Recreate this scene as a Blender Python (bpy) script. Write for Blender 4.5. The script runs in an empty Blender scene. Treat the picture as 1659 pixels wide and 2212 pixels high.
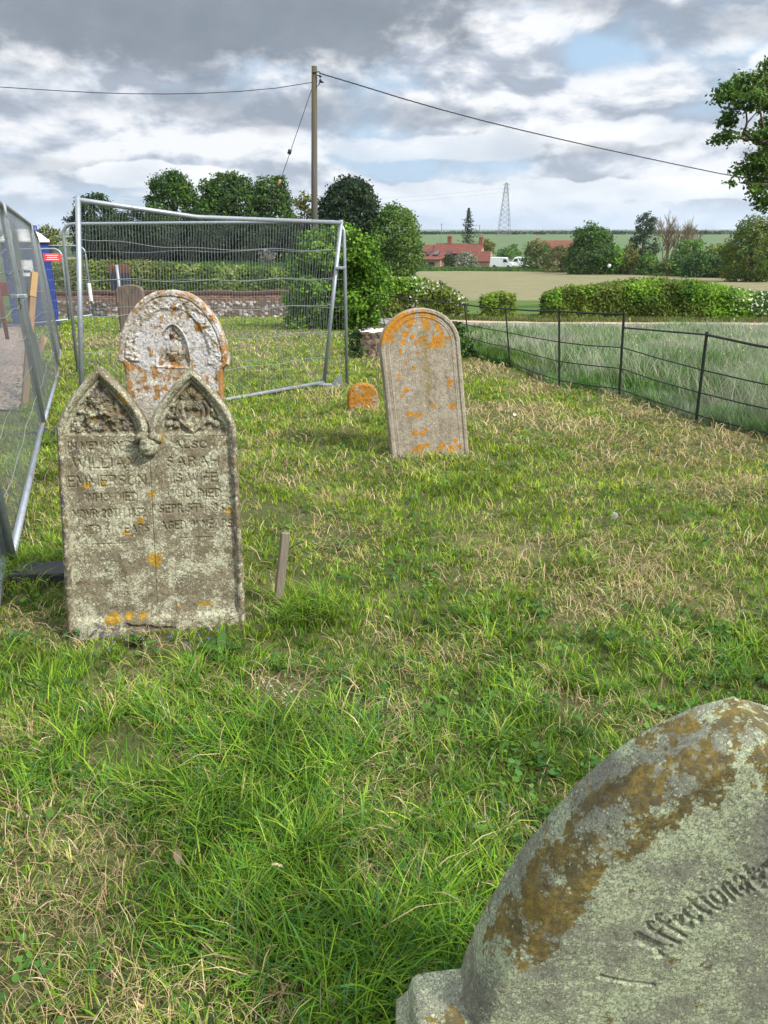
import bpy, bmesh, math, random
import numpy as np
from mathutils import Vector, Matrix
R = math.radians
rng = np.random.default_rng(7); random.seed(7)
scn = bpy.context.scene; C = scn.collection

# ------------------------------------------------------------------ camera
H = 1.70; PITCH = R(20.39); F = 1660.0
cd = bpy.data.cameras.new('camera'); cam = bpy.data.objects.new('camera', cd); C.objects.link(cam)
cd.sensor_width = 36; cd.sensor_fit = 'AUTO'; cd.lens = F/2212*36; cd.clip_start = .05; cd.clip_end = 30000
cam.location = (0, 0, H); cam.rotation_euler = (R(90)-PITCH, 0, 0); scn.camera = cam
scn.render.resolution_x = 768; scn.render.resolution_y = 1024

# ------------------------------------------------------------------ node helper
class N:
    def __init__(s, tree): s.t = tree; s.n = tree.nodes; s.l = tree.links; s.n.clear(); s._c = {}
    def new(s, typ, **kw):
        n = s.n.new(typ)
        for k, v in kw.items(): setattr(n, k, v)
        return n
    def put(s, sock, v):
        if v is None: return
        if isinstance(v, bpy.types.NodeSocket): s.l.new(v, sock)
        else:
            if isinstance(v, (tuple, list)) and len(v) == 3 and sock.type == 'RGBA': v = (*v, 1)
            sock.default_value = v
    def tc(s, out='Object'):
        if 'tc' not in s._c: s._c['tc'] = s.new('ShaderNodeTexCoord')
        return s._c['tc'].outputs[out]
    def mp(s, vec, scale=(1, 1, 1), loc=(0, 0, 0), rot=(0, 0, 0)):
        n = s.new('ShaderNodeMapping'); s.put(n.inputs[0], vec); n.inputs[1].default_value = loc; n.inputs[2].default_value = rot; n.inputs[3].default_value = scale
        return n.outputs[0]
    def noise(s, vec, scale, detail=4, rough=.55, dist=0, col=False):
        n = s.new('ShaderNodeTexNoise'); s.put(n.inputs['Vector'], vec); n.inputs['Scale'].default_value = scale
        n.inputs['Detail'].default_value = detail; n.inputs['Roughness'].default_value = rough; n.inputs['Distortion'].default_value = dist
        return n.outputs[1 if col else 0]
    def vor(s, vec, scale, feature='F1', out='Distance', rnd=1):
        n = s.new('ShaderNodeTexVoronoi', feature=feature); s.put(n.inputs['Vector'], vec); n.inputs['Scale'].default_value = scale
        n.inputs['Randomness'].default_value = rnd
        return n.outputs[out]
    def ramp(s, fac, stops):
        n = s.new('ShaderNodeValToRGB'); s.put(n.inputs[0], fac); e = n.color_ramp.elements
        while len(e) > 1: e.remove(e[-1])
        for i, (p, c) in enumerate(stops):
            el = e[0] if i == 0 else e.new(p)
            el.position = p; el.color = (*c, 1) if isinstance(c, (tuple, list)) else (c, c, c, 1)
        return n.outputs[0]
    def step(s, fac, a, b):
        n = s.new('ShaderNodeMapRange', interpolation_type='SMOOTHSTEP'); s.put(n.inputs[0], fac)
        n.inputs[1].default_value = a; n.inputs[2].default_value = b; return n.outputs[0]
    def mix(s, f, a, b, mode='MIX'):
        n = s.new('ShaderNodeMix', data_type='RGBA', blend_type=mode); s.put(n.inputs[0], f); s.put(n.inputs[6], a); s.put(n.inputs[7], b)
        return n.outputs[2]
    def m(s, op, a, b=None, c=None, clamp=False):
        n = s.new('ShaderNodeMath', operation=op, use_clamp=clamp); s.put(n.inputs[0], a); s.put(n.inputs[1], b); s.put(n.inputs[2], c)
        return n.outputs[0]
    def sep(s, v):
        n = s.new('ShaderNodeSeparateXYZ'); s.put(n.inputs[0], v); return n.outputs
    def comb(s, x, y, z):
        n = s.new('ShaderNodeCombineXYZ'); s.put(n.inputs[0], x); s.put(n.inputs[1], y); s.put(n.inputs[2], z); return n.outputs[0]
    def attr(s, name, out='Color'):
        n = s.new('ShaderNodeAttribute'); n.attribute_name = name; return n.outputs[out]
    def bump(s, h, strength=.5, dist=.01):
        n = s.new('ShaderNodeBump'); n.inputs['Strength'].default_value = strength; n.inputs['Distance'].default_value = dist; s.put(n.inputs['Height'], h)
        return n.outputs[0]
    def out(s, col, rough=.85, bump=None, metal=0, spec=.3, transl=0, **kw):
        p = s.new('ShaderNodeBsdfPrincipled'); s.put(p.inputs['Base Color'], col); s.put(p.inputs['Roughness'], rough)
        s.put(p.inputs['Metallic'], metal); p.inputs['Specular IOR Level'].default_value = spec
        if bump is not None: s.put(p.inputs['Normal'], bump)
        sh = p.outputs[0]
        if transl:
            t = s.new('ShaderNodeBsdfTranslucent'); s.put(t.inputs[0], col)
            mx = s.new('ShaderNodeMixShader'); mx.inputs[0].default_value = transl; s.l.new(sh, mx.inputs[1]); s.l.new(t.outputs[0], mx.inputs[2]); sh = mx.outputs[0]
        o = s.new('ShaderNodeOutputMaterial'); s.l.new(sh, o.inputs[0])
def mat(name, fn):
    m = bpy.data.materials.new(name); m.use_nodes = True; fn(N(m.node_tree)); return m
def simple(name, col, rough=.7, metal=0, var=.25, sc=8, spec=.3, bmp=0):
    def f(n):
        nz = n.noise(n.tc(), sc, 5)
        c = n.mix(nz, tuple(x*(1-var) for x in col), tuple(min(1, x*(1+var)) for x in col))
        n.out(c, rough, n.bump(nz, bmp, .01) if bmp else None, metal, spec)
    return mat(name, f)

# ------------------------------------------------------------------ world, sun
SUN_DIR = Vector((.72, -.42, .80)).normalized()
w = bpy.data.worlds.new('World'); scn.world = w; w.use_nodes = True
def build_world():
    n = N(w.node_tree)
    sky = n.new('ShaderNodeTexSky', sky_type='NISHITA'); sky.sun_disc = False
    sky.sun_elevation = math.asin(SUN_DIR.z); sky.sun_rotation = math.atan2(SUN_DIR.x, SUN_DIR.y)
    sky.air_density = 1.0; sky.dust_density = 1.5
    x, y, z = n.sep(n.tc('Generated'))
    rad = n.m('SQRT', n.m('ADD', n.m('MULTIPLY', x, x), n.m('MULTIPLY', y, y)))
    az = n.m('ARCTAN2', x, y); el = n.m('ARCTAN2', z, rad)
    # perspective of a cloud deck: layers crowd together towards the horizon
    hgt = n.m('POWER', n.m('MAXIMUM', el, 0.0), .72)
    P1 = n.comb(n.m('MULTIPLY', az, 1.0), n.m('MULTIPLY', hgt, 1.75), 0)
    warp = n.noise(P1, 9, 4, col=True)
    P2 = n.mix(.05, P1, warp, 'ADD')
    P3 = n.comb(az, n.m('MULTIPLY', el, 1.7), 0)
    big = n.noise(n.mp(P2, (1, 1, 1), (3.1, 1.7, 0)), 3.4, 8, .52, .1)
    puff = n.noise(n.mp(P3, (1, 1.25, 1), (7.3, 2.2, 0)), 7.5, 9, .54, .25)
    puffup = n.noise(n.mp(P3, (1, 1.25, 1), (7.3, 2.2+.035, 0)), 7.5, 6, .54, .25)
    lit = n.step(n.m('SUBTRACT', puff, puffup), -.10, .10)
    cover = n.step(n.m('ADD', n.m('MULTIPLY', big, .75), n.m('MULTIPLY', puff, .35)), .40, .54)
    S = 10.0
    def c(r, g, b, k=1): return (r*S*k, g*S*k, b*S*k)
    blue = n.mix(.80, sky.outputs[0], c(.42, .60, .80))
    base = n.ramp(n.m('ADD', n.m('MULTIPLY', lit, .55), n.m('MULTIPLY', puff, .55)), [(.26, (.34, .385, .46)), (.46, (.50, .545, .62)), (.62, (.63, .665, .72)), (.82, (.82, .83, .85))])
    cloud = n.mix(1, base, c(1, 1, 1), 'MULTIPLY')
    col = n.mix(cover, blue, cloud)
    # heavy grey bank high to the left, and its trailing shelves
    def ell(a0, e0, ra, re):
        dx = n.m('DIVIDE', n.m('SUBTRACT', az, a0), ra); dy = n.m('DIVIDE', n.m('SUBTRACT', el, e0), re)
        return n.m('SQRT', n.m('ADD', n.m('MULTIPLY', dx, dx), n.m('MULTIPLY', dy, dy)))
    wob = n.m('MULTIPLY', n.m('SUBTRACT', n.noise(P3, 9, 9, .58), .5), 2.6)
    def shelf(a0, e0, ra, re, k, lo=1.25, hi=.55, ws=1.0):
        return n.m('MULTIPLY', n.step(n.m('ADD', ell(a0, e0, ra, re), n.m('MULTIPLY', wob, ws)), lo, hi), k)
    dk = shelf(-.20, .225, .33, .072, .98, 1.15, .65, .8)
    for a in ((.16, .245, .22, .028, .6), (.36, .20, .12, .02, .4), (-.16, .125, .20, .020, .55), (.02, .12, .11, .014, .5), (-.42, .06, .14, .012, .4), (.22, .085, .12, .012, .45), (-.62, .23, .10, .06, .6), (.15, .045, .25, .008, .25)):
        dk = n.m('MAXIMUM', dk, shelf(*a))
    dkc = n.mix(n.noise(P2, 9, 7, .6), c(.13, .16, .20), c(.30, .34, .40))
    col = n.mix(dk, col, dkc)
    # cumulus bank low over the fields on the right, bright heads
    bank = n.m('MAXIMUM', shelf(.10, .036, .17, .017, .95, 1.05, .8, 1.1), shelf(.36, .040, .15, .015, .9, 1.05, .8, 1.1))
    bank = n.m('MAXIMUM', bank, n.m('MAXIMUM', shelf(-.26, .056, .12, .012, .9, 1.05, .8), shelf(.06, .085, .16, .014, .7, 1.1, .75)))
    bank = n.m('MAXIMUM', bank, n.m('MAXIMUM', shelf(.48, .135, .11, .042, .95, 1.05, .75), shelf(.24, .10, .10, .016, .75, 1.1, .75)))
    hd = n.ramp(puff, [(.3, (.60, .65, .72)), (.55, (.86, .88, .90)), (.7, (.97, .97, .96))])
    col = n.mix(bank, col, n.mix(1, hd, c(1, 1, 1), 'MULTIPLY'))
    # pale clear strip at the horizon
    low = n.step(el, .042, .0)
    col = n.mix(n.m('MULTIPLY', low, .65), col, c(.50, .64, .78))
    # thin bright overcast overhead, brightest round the veiled sun
    nrm = n.new('ShaderNodeVectorMath', operation='DOT_PRODUCT'); n.put(nrm.inputs[0], n.tc('Generated')); nrm.inputs[1].default_value = SUN_DIR
    glow = n.m('POWER', n.m('MAXIMUM', nrm.outputs['Value'], 0), 6)
    up = n.m('ADD', .90, n.m('ADD', n.m('MULTIPLY', n.step(z, .27, .75), 1.15), n.m('MULTIPLY', glow, 1.6)))
    col = n.mix(1, col, n.comb(up, up, up), 'MULTIPLY')
    bg = n.new('ShaderNodeBackground'); n.put(bg.inputs[0], col); bg.inputs[1].default_value = .1
    o = n.new('ShaderNodeOutputWorld'); n.l.new(bg.outputs[0], o.inputs[0])
build_world()
sd = bpy.data.lights.new('sun', 'SUN'); sd.energy = 4.3; sd.angle = R(6); sd.color = (1, .955, .88)
so = bpy.data.objects.new('sun', sd); C.objects.link(so); so.rotation_euler = SUN_DIR.to_track_quat('Z', 'Y').to_euler()
scn.view_settings.view_transform = 'Standard'; scn.view_settings.look = 'None'; scn.view_settings.exposure = 0.42; scn.view_settings.gamma = 1

# ------------------------------------------------------------------ ground shape
def sstep(a, b, x): t = np.clip((x-a)/(b-a), 0, 1); return t*t*(3-2*t)
_h = rng.random((256, 256))
def vn(x, y):
    xi = np.floor(x).astype(int); yi = np.floor(y).astype(int); fx = x-xi; fy = y-yi; fx = fx*fx*(3-2*fx); fy = fy*fy*(3-2*fy)
    a = _h[xi % 256, yi % 256]; b = _h[(xi+1) % 256, yi % 256]; c = _h[xi % 256, (yi+1) % 256]; d = _h[(xi+1) % 256, (yi+1) % 256]
    return (a*(1-fx)+b*fx)*(1-fy)+(c*(1-fx)+d*fx)*fy
def fbm(x, y, o=4):
    s = 0; a = .5; t = 0
    for i in range(o): s = s+a*vn(x*2**i+17.3*i, y*2**i+9.1*i); t += a; a *= .5
    return s/t
PD = [-50, 6.5, 9.64, 15, 20, 24, 28, 60, 110, 175, 215, 300, 400, 560, 700, 1000, 20000]
PZ = [0, 0, -.18, -.42, -.66, -.93, -1.3, -3.3, -5.6, -7.56, -8.15, -8.6, -7.9, -5.6, -4.6, -8, -60]
LD = [-50, 6.5, 9.64, 15, 20, 24, 28, 60, 90, 150, 400, 1000, 3000, 20000]
LZ = [0, 0, -.18, -.42, -.66, -.93, -1.3, -1.7, -2.1, -5, -9, -14, -22, -60]
def gz(x, y, bumps=True):
    x = np.asarray(x, float); y = np.asarray(y, float)
    t = x/np.maximum(np.abs(y), 1)
    k = sstep(-.14, .02, t)
    z = np.interp(y, PD, PZ)*k+np.interp(y, LD, LZ)*(1-k)
    z = z+.13*sstep(-3.2, -4.4, x)*sstep(14, 11, y)*sstep(7, 9, y)
    if bumps:
        r = np.hypot(x, y); f = sstep(32, 18, r)
        z = z+f*((fbm(x*.9+40, y*.9+40, 3)-.5)*.045+(fbm(x*4+3, y*4+8, 2)-.5)*.018)
    return z
def ray(px, py):
    u = px-829.5; v = py-1106
    return np.array([u, F*math.cos(PITCH)-v*math.sin(PITCH), -(F*math.sin(PITCH)+v*math.cos(PITCH))])
def P(px, py, d):            # the place seen at that direction, d metres ahead
    r = ray(px, py); return Vector(np.array([0, 0, H])+r/r[1]*d)
def G(px, py):               # the place on the ground seen at that direction
    r = ray(px, py); r = r/r[1]; ts = np.geomspace(.4, 900, 6000)
    p = r[None]*ts[:, None]; p[:, 2] += H; hit = np.argmax(p[:, 2] < gz(p[:, 0], p[:, 1], False)); q = p[hit]
    return Vector((q[0], q[1], float(gz(q[0], q[1]))))
def ground_at(x, y): return float(gz(x, y))

# ------------------------------------------------------------------ mesh helpers
def tag(o, label=None, cat=None, group=None, kind=None):
    if label: o['label'] = label
    if cat: o['category'] = cat
    if group: o['group'] = group
    if kind: o['kind'] = kind
    return o
def empty(name, loc, rz=0):
    o = bpy.data.objects.new(name, None); C.objects.link(o); o.location = loc; o.rotation_euler = (0, 0, rz); o.empty_display_size = .2; return o
def arr_mesh(name, V, F_, material, parent=None, smooth=False, cols=None):
    """V (n,3); F_ list of int arrays (m,k)"""
    me = bpy.data.meshes.new(name); V = np.asarray(V, np.float32)
    Fs = [f for f in F_ if len(f)]
    me.vertices.add(len(V)); me.vertices.foreach_set('co', V.ravel())
    nl = sum(f.size for f in Fs); nf = sum(len(f) for f in Fs)
    me.loops.add(nl); me.polygons.add(nf)
    me.loops.foreach_set('vertex_index', np.concatenate([f.ravel() for f in Fs]).astype(np.int32))
    tot = np.concatenate([np.full(len(f), f.shape[1]) for f in Fs]); st = np.concatenate([[0], np.cumsum(tot)[:-1]])
    me.polygons.foreach_set('loop_start', st.astype(np.int32))
    if smooth: me.polygons.foreach_set('use_smooth', np.ones(nf, bool))
    if cols:
        for k, a in cols.items():
            at = me.color_attributes.new(k, 'FLOAT_COLOR', 'POINT')
            c4 = np.ones((len(V), 4), np.float32); c4[:, :3] = a; at.data.foreach_set('color', c4.ravel())
    me.update(calc_edges=True)
    me.materials.append(material); o = bpy.data.objects.new(name, me); C.objects.link(o)
    if parent: o.parent = parent
    return o
class MB:
    def __init__(s): s.v = []; s.f = []
    def add(s, vs, fs):
        b = len(s.v); s.v += [tuple(x) for x in vs]; s.f += [tuple(i+b for i in f) for f in fs]
    def box(s, c, size, rot=None, bev=0):
        hx, hy, hz = size[0]/2, size[1]/2, size[2]/2; c = Vector(c)
        if bev:
            b = bev; vs = []; fs = []
            zs = [(-hz, b), (-hz+b, 0), (hz-b, 0), (hz, b)]
            for zz, ins in zs:
                for (sx, sy) in ((-1, -1), (1, -1), (1, 1), (-1, 1)):
                    X, Y = sx*(hx-ins), sy*(hy-ins)
                    a, d = ((X+(-sx*b if not ins else 0), Y), (X, Y+(-sy*b if not ins else 0)))
                    if (sx*sy) > 0: a, d = d, a
                    vs += [(a[0], a[1], zz), (d[0], d[1], zz)]
            n = 8
            for k in range(3):
                for i in range(n): fs.append((k*n+i, k*n+(i+1) % n, (k+1)*n+(i+1) % n, (k+1)*n+i))
            fs.append(tuple(range(n))[::-1]); fs.append(tuple(range(3*n, 4*n)))
        else:
            vs = [(x, y, z) for z in (-hz, hz) for x, y in ((-hx, -hy), (hx, -hy), (hx, hy), (-hx, hy))]
            fs = [(3, 2, 1, 0), (4, 5, 6, 7), (0, 1, 5, 4), (1, 2, 6, 5), (2, 3, 7, 6), (3, 0, 4, 7)]
        M = rot.to_matrix() if hasattr(rot, 'to_matrix') else (rot or Matrix.Identity(3))
        s.add([M @ Vector(v)+c for v in vs], fs)
    def tube(s, pts, r, n=8, cap=True):
        pts = [Vector(p) for p in pts]; m = len(pts); rs = r if isinstance(r, (list, tuple)) else [r]*m
        ref = Vector((0, 0, 1)) if abs((pts[-1]-pts[0]).normalized().z) < .9 else Vector((1, 0, 0)); vs = []
        for i, p in enumerate(pts):
            t = (pts[min(i+1, m-1)]-pts[max(i-1, 0)]).normalized(); a = t.cross(ref).normalized(); b = t.cross(a)
            for k in range(n):
                an = 2*math.pi*k/n; vs.append(p+(a*math.cos(an)+b*math.sin(an))*rs[i])
        fs = [(i*n+k, i*n+(k+1) % n, (i+1)*n+(k+1) % n, (i+1)*n+k) for i in range(m-1) for k in range(n)]
        if cap: fs += [tuple(range(n))[::-1], tuple(range((m-1)*n, m*n))]
        s.add(vs, fs)
    def prism(s, poly, d0, d1, axis='y'):
        """closed 2D polygon (a,z) swept along axis"""
        n = len(poly)
        g = (lambda a, z, d: (a, d, z)) if axis == 'y' else (lambda a, z, d: (d, a, z))
        vs = [g(a, z, d0) for a, z in poly]+[g(a, z, d1) for a, z in poly]
        s.add(vs, [tuple(range(n)), tuple(range(n, 2*n))[::-1]]+[(i, (i+1) % n, (i+1) % n+n, i+n) for i in range(n)])
    def lathe(s, prof, c, n=16):
        c = Vector(c); vs = [c+Vector((r*math.cos(2*math.pi*k/n), r*math.sin(2*math.pi*k/n), z)) for r, z in prof for k in range(n)]
        s.add(vs, [(i*n+k, i*n+(k+1) % n, (i+1)*n+(k+1) % n, (i+1)*n+k) for i in range(len(prof)-1) for k in range(n)])
    def build(s, name, material, parent=None, smooth=False):
        me = bpy.data.meshes.new(name); me.from_pydata(s.v, [], s.f); me.update()
        bm = bmesh.new(); bm.from_mesh(me); bmesh.ops.recalc_face_normals(bm, faces=bm.faces); bm.to_mesh(me); bm.free()
        if smooth:
            for p in me.polygons: p.use_smooth = True
        me.materials.append(material); o = bpy.data.objects.new(name, me); C.objects.link(o)
        if parent: o.parent = parent
        return o
def loc_pts(pts, origin): return [Vector(p)-Vector(origin) for p in pts]

# ------------------------------------------------------------------ materials
def leafmat(name, transl=.35, rough=.55, spec=.25):
    return mat(name, lambda n: n.out(n.attr('tint'), rough, transl=transl, spec=spec))
M_grass = leafmat('grass_blade', .28, .8, .06)
M_leaf = leafmat('leaf', .30, .6, .12)
M_bark = simple('bark', (.09, .07, .05), .95, var=.5, sc=14, bmp=.6)
def f_galv(n):
    o = n.tc(); a = n.noise(o, 30, 5); v = n.vor(o, 60, out='Color'); g = n.sep(v)[0]
    c = n.mix(a, (.20, .225, .25), (.33, .36, .39)); c = n.mix(n.m('MULTIPLY', g, .3), c, (.42, .45, .48))
    c = n.mix(n.m('MULTIPLY', n.step(n.noise(o, 6, 6), .58, .7), .5), c, (.22, .20, .17))
    n.out(c, n.m('ADD', .38, n.m('MULTIPLY', a, .25)), n.bump(a, .15, .002), .55, .4)
M_galv = mat('galvanised_steel', f_galv)
M_wire = simple('fence_wire', (.22, .24, .24), .5, .4, .2, 20)
M_iron = simple('painted_iron', (.022, .024, .022), .6, .3, .6, 25, .4, .3)
def f_wood(n):
    v = n.mp(n.tc(), (1, 1, .12)); a = n.noise(v, 60, 6, .6, .4)
    c = n.mix(a, (.08, .065, .045), (.24, .205, .15)); n.out(c, .9, n.bump(a, .6, .004))
M_wood = mat('weathered_wood', f_wood)
def f_pole(n):
    v = n.mp(n.tc(), (1, 1, .05)); a = n.noise(v, 22, 6, .6)
    z = n.sep(n.tc())[2]
    c = n.mix(a, (.05, .045, .04), (.14, .125, .10)); c = n.mix(n.step(z, 5, 8), c, n.mix(a, (.04, .037, .02), (.10, .09, .05)))
    n.out(c, .9, n.bump(a, .5, .01))
M_pole = mat('creosoted_pole', f_pole)
M_stem = simple('plant_stem', (.30, .33, .16), .8)
M_cable = simple('cable', (.015, .015, .017), .6)
M_rubber = simple('recycled_rubber', (.035, .035, .036), .85, var=.5, sc=30, bmp=.4)

# stone: attr 'mask' R = orange lichen likelihood, G = dark stain, B = pale bloom / moss
def stone(name, base1, base2, spot, spot_amt, spot_scale, orange, o_thr, pale=None, grime=(.05, .045, .03), grime_amt=.5, fine=1.0, moss=(.16, .12, .02), bumpd=.004, msoft=.04, mamp=.8, mthr=.66):
    def f(n):
        o = n.tc(); a = n.noise(o, 9, 7, .62); b = n.noise(n.mp(o, (1, 1, 1), (5, 2, 9)), 45*fine, 6, .65); g = n.noise(n.mp(o, (1, 1, 1), (1, 8, 4)), 170*fine, 3, .7)
        mk = n.sep(n.attr('mask'))
        c = n.mix(n.step(a, .3, .7), base1, base2)
        c = n.mix(n.m('MULTIPLY', n.step(b, .35, .68), .6), c, tuple(x*1.35 for x in base2))
        c = n.mix(n.m('MULTIPLY', n.step(n.noise(n.mp(o, (2.4, 2.4, .35)), 8, 6, .6), .50, .68), grime_amt), c, grime)
        # crusty rounded lichen discs of three sizes
        wv = n.mix(.018, o, n.noise(o, 38, 4, col=True), 'ADD')
        hs = None
        for k, (sc, th) in enumerate(((spot_scale, .43), (spot_scale*2.1, .42), (spot_scale*4.3, .42))):
            d = n.vor(n.mp(wv, (1, 1, 1), (k*3.3, k, k*2)), sc); rr = n.sep(n.vor(n.mp(wv, (1, 1, 1), (k*3.3, k, k*2)), sc, out='Color'))
            th2 = n.m('MULTIPLY', n.m('ADD', .15, n.m('MULTIPLY', rr[0], .85)), th*spot_amt)
            th2 = n.m('MULTIPLY', th2, n.m('ADD', .25, n.m('MULTIPLY', n.step(a, .34, .62), 1.15)))
            d = n.m('ADD', d, n.m('MULTIPLY', n.m('SUBTRACT', b, .5), .22))
            s_ = n.step(n.m('SUBTRACT', th2, d), -.035, .03)
            s_ = n.m('MULTIPLY', s_, n.m('SUBTRACT', 1, n.m('MULTIPLY', n.step(g, .45, .72), .45)))
            tint = n.mix(rr[1], tuple(x*.82 for x in spot), tuple(min(1, x*1.15) for x in spot))
            c = n.mix(n.m('MULTIPLY', s_, .85), c, tint); hs = s_ if hs is None else n.m('MAXIMUM', hs, s_)
        if pale:
            pm = n.step(n.m('ADD', n.m('MULTIPLY', n.noise(n.mp(o, (1, 1, 1), (4, 4, 1)), 13, 8, .66), .8), n.m('MULTIPLY', mk[2], .6)), .46, .53)
            c = n.mix(n.m('MULTIPLY', pm, n.m('SUBTRACT', 1, n.m('MULTIPLY', n.step(b, .42, .66), .65))), c, n.mix(g, tuple(x*.75 for x in pale), pale))
        ob = n.noise(n.mp(o, (1, 1, 1), (9, 9, 3)), 24, 7, .68)
        om = n.step(n.m('ADD', n.m('MULTIPLY', n.m('SUBTRACT', ob, .5), 1.5), n.m('MULTIPLY', mk[0], .55)), o_thr-.375, o_thr-.33)
        om = n.m('MULTIPLY', om, n.m('SUBTRACT', 1, n.m('MULTIPLY', n.step(g, .5, .75), .4)))
        c = n.mix(om, c, n.mix(n.step(b, .3, .7), tuple(x*.6 for x in orange), orange))
        mm = n.step(n.m('ADD', n.m('MULTIPLY', n.m('SUBTRACT', n.noise(n.mp(o, (1, 1, 1), (2, 2, 2)), 22, 9, .72), .5), 2*mamp), n.m('MULTIPLY', mk[1], .62)), mthr-.40, mthr-.40+msoft)
        mm = n.m('MULTIPLY', mm, n.m('SUBTRACT', 1, n.m('MULTIPLY', n.m('MULTIPLY', n.step(n.vor(wv, spot_scale*.62), .40, .30), n.step(n.noise(n.mp(o, (1, 1, 1), (3, 3, 8)), 17, 6, .7), .47, .56)), .9)))
        mcol = n.mix(n.step(n.noise(n.mp(o, (1, 1, 1), (6, 1, 2)), 14, 7, .7), .38, .62), tuple(x*y for x, y in zip(moss, (.55, .62, 1.6))), tuple(x*1.15 for x in moss)); c = n.mix(n.m('MULTIPLY', mm, .92 if msoft < .1 else .75), c, n.mix(n.step(b, .3, .72), n.mix(1, mcol, (.5, .5, .5), 'MULTIPLY'), mcol))
        c = n.mix(n.m('MULTIPLY', n.step(g, .49, .62), .60), c, tuple(x*.42 for x in base1)); c = n.mix(n.m('MULTIPLY', n.step(n.noise(n.mp(o, (1, 1, 1), (7, 7, 7)), 60*fine, 5, .7), .50, .66), .35), c, tuple(x*.5 for x in base1))
        h = n.m('ADD', n.m('MULTIPLY', b, .6), n.m('ADD', n.m('MULTIPLY', g, .35), n.m('MULTIPLY', n.m('MAXIMUM', hs, om), .4)))
        n.out(c, .92, n.bump(h, .75, bumpd), 0, .18)
    return mat(name, f)

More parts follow.
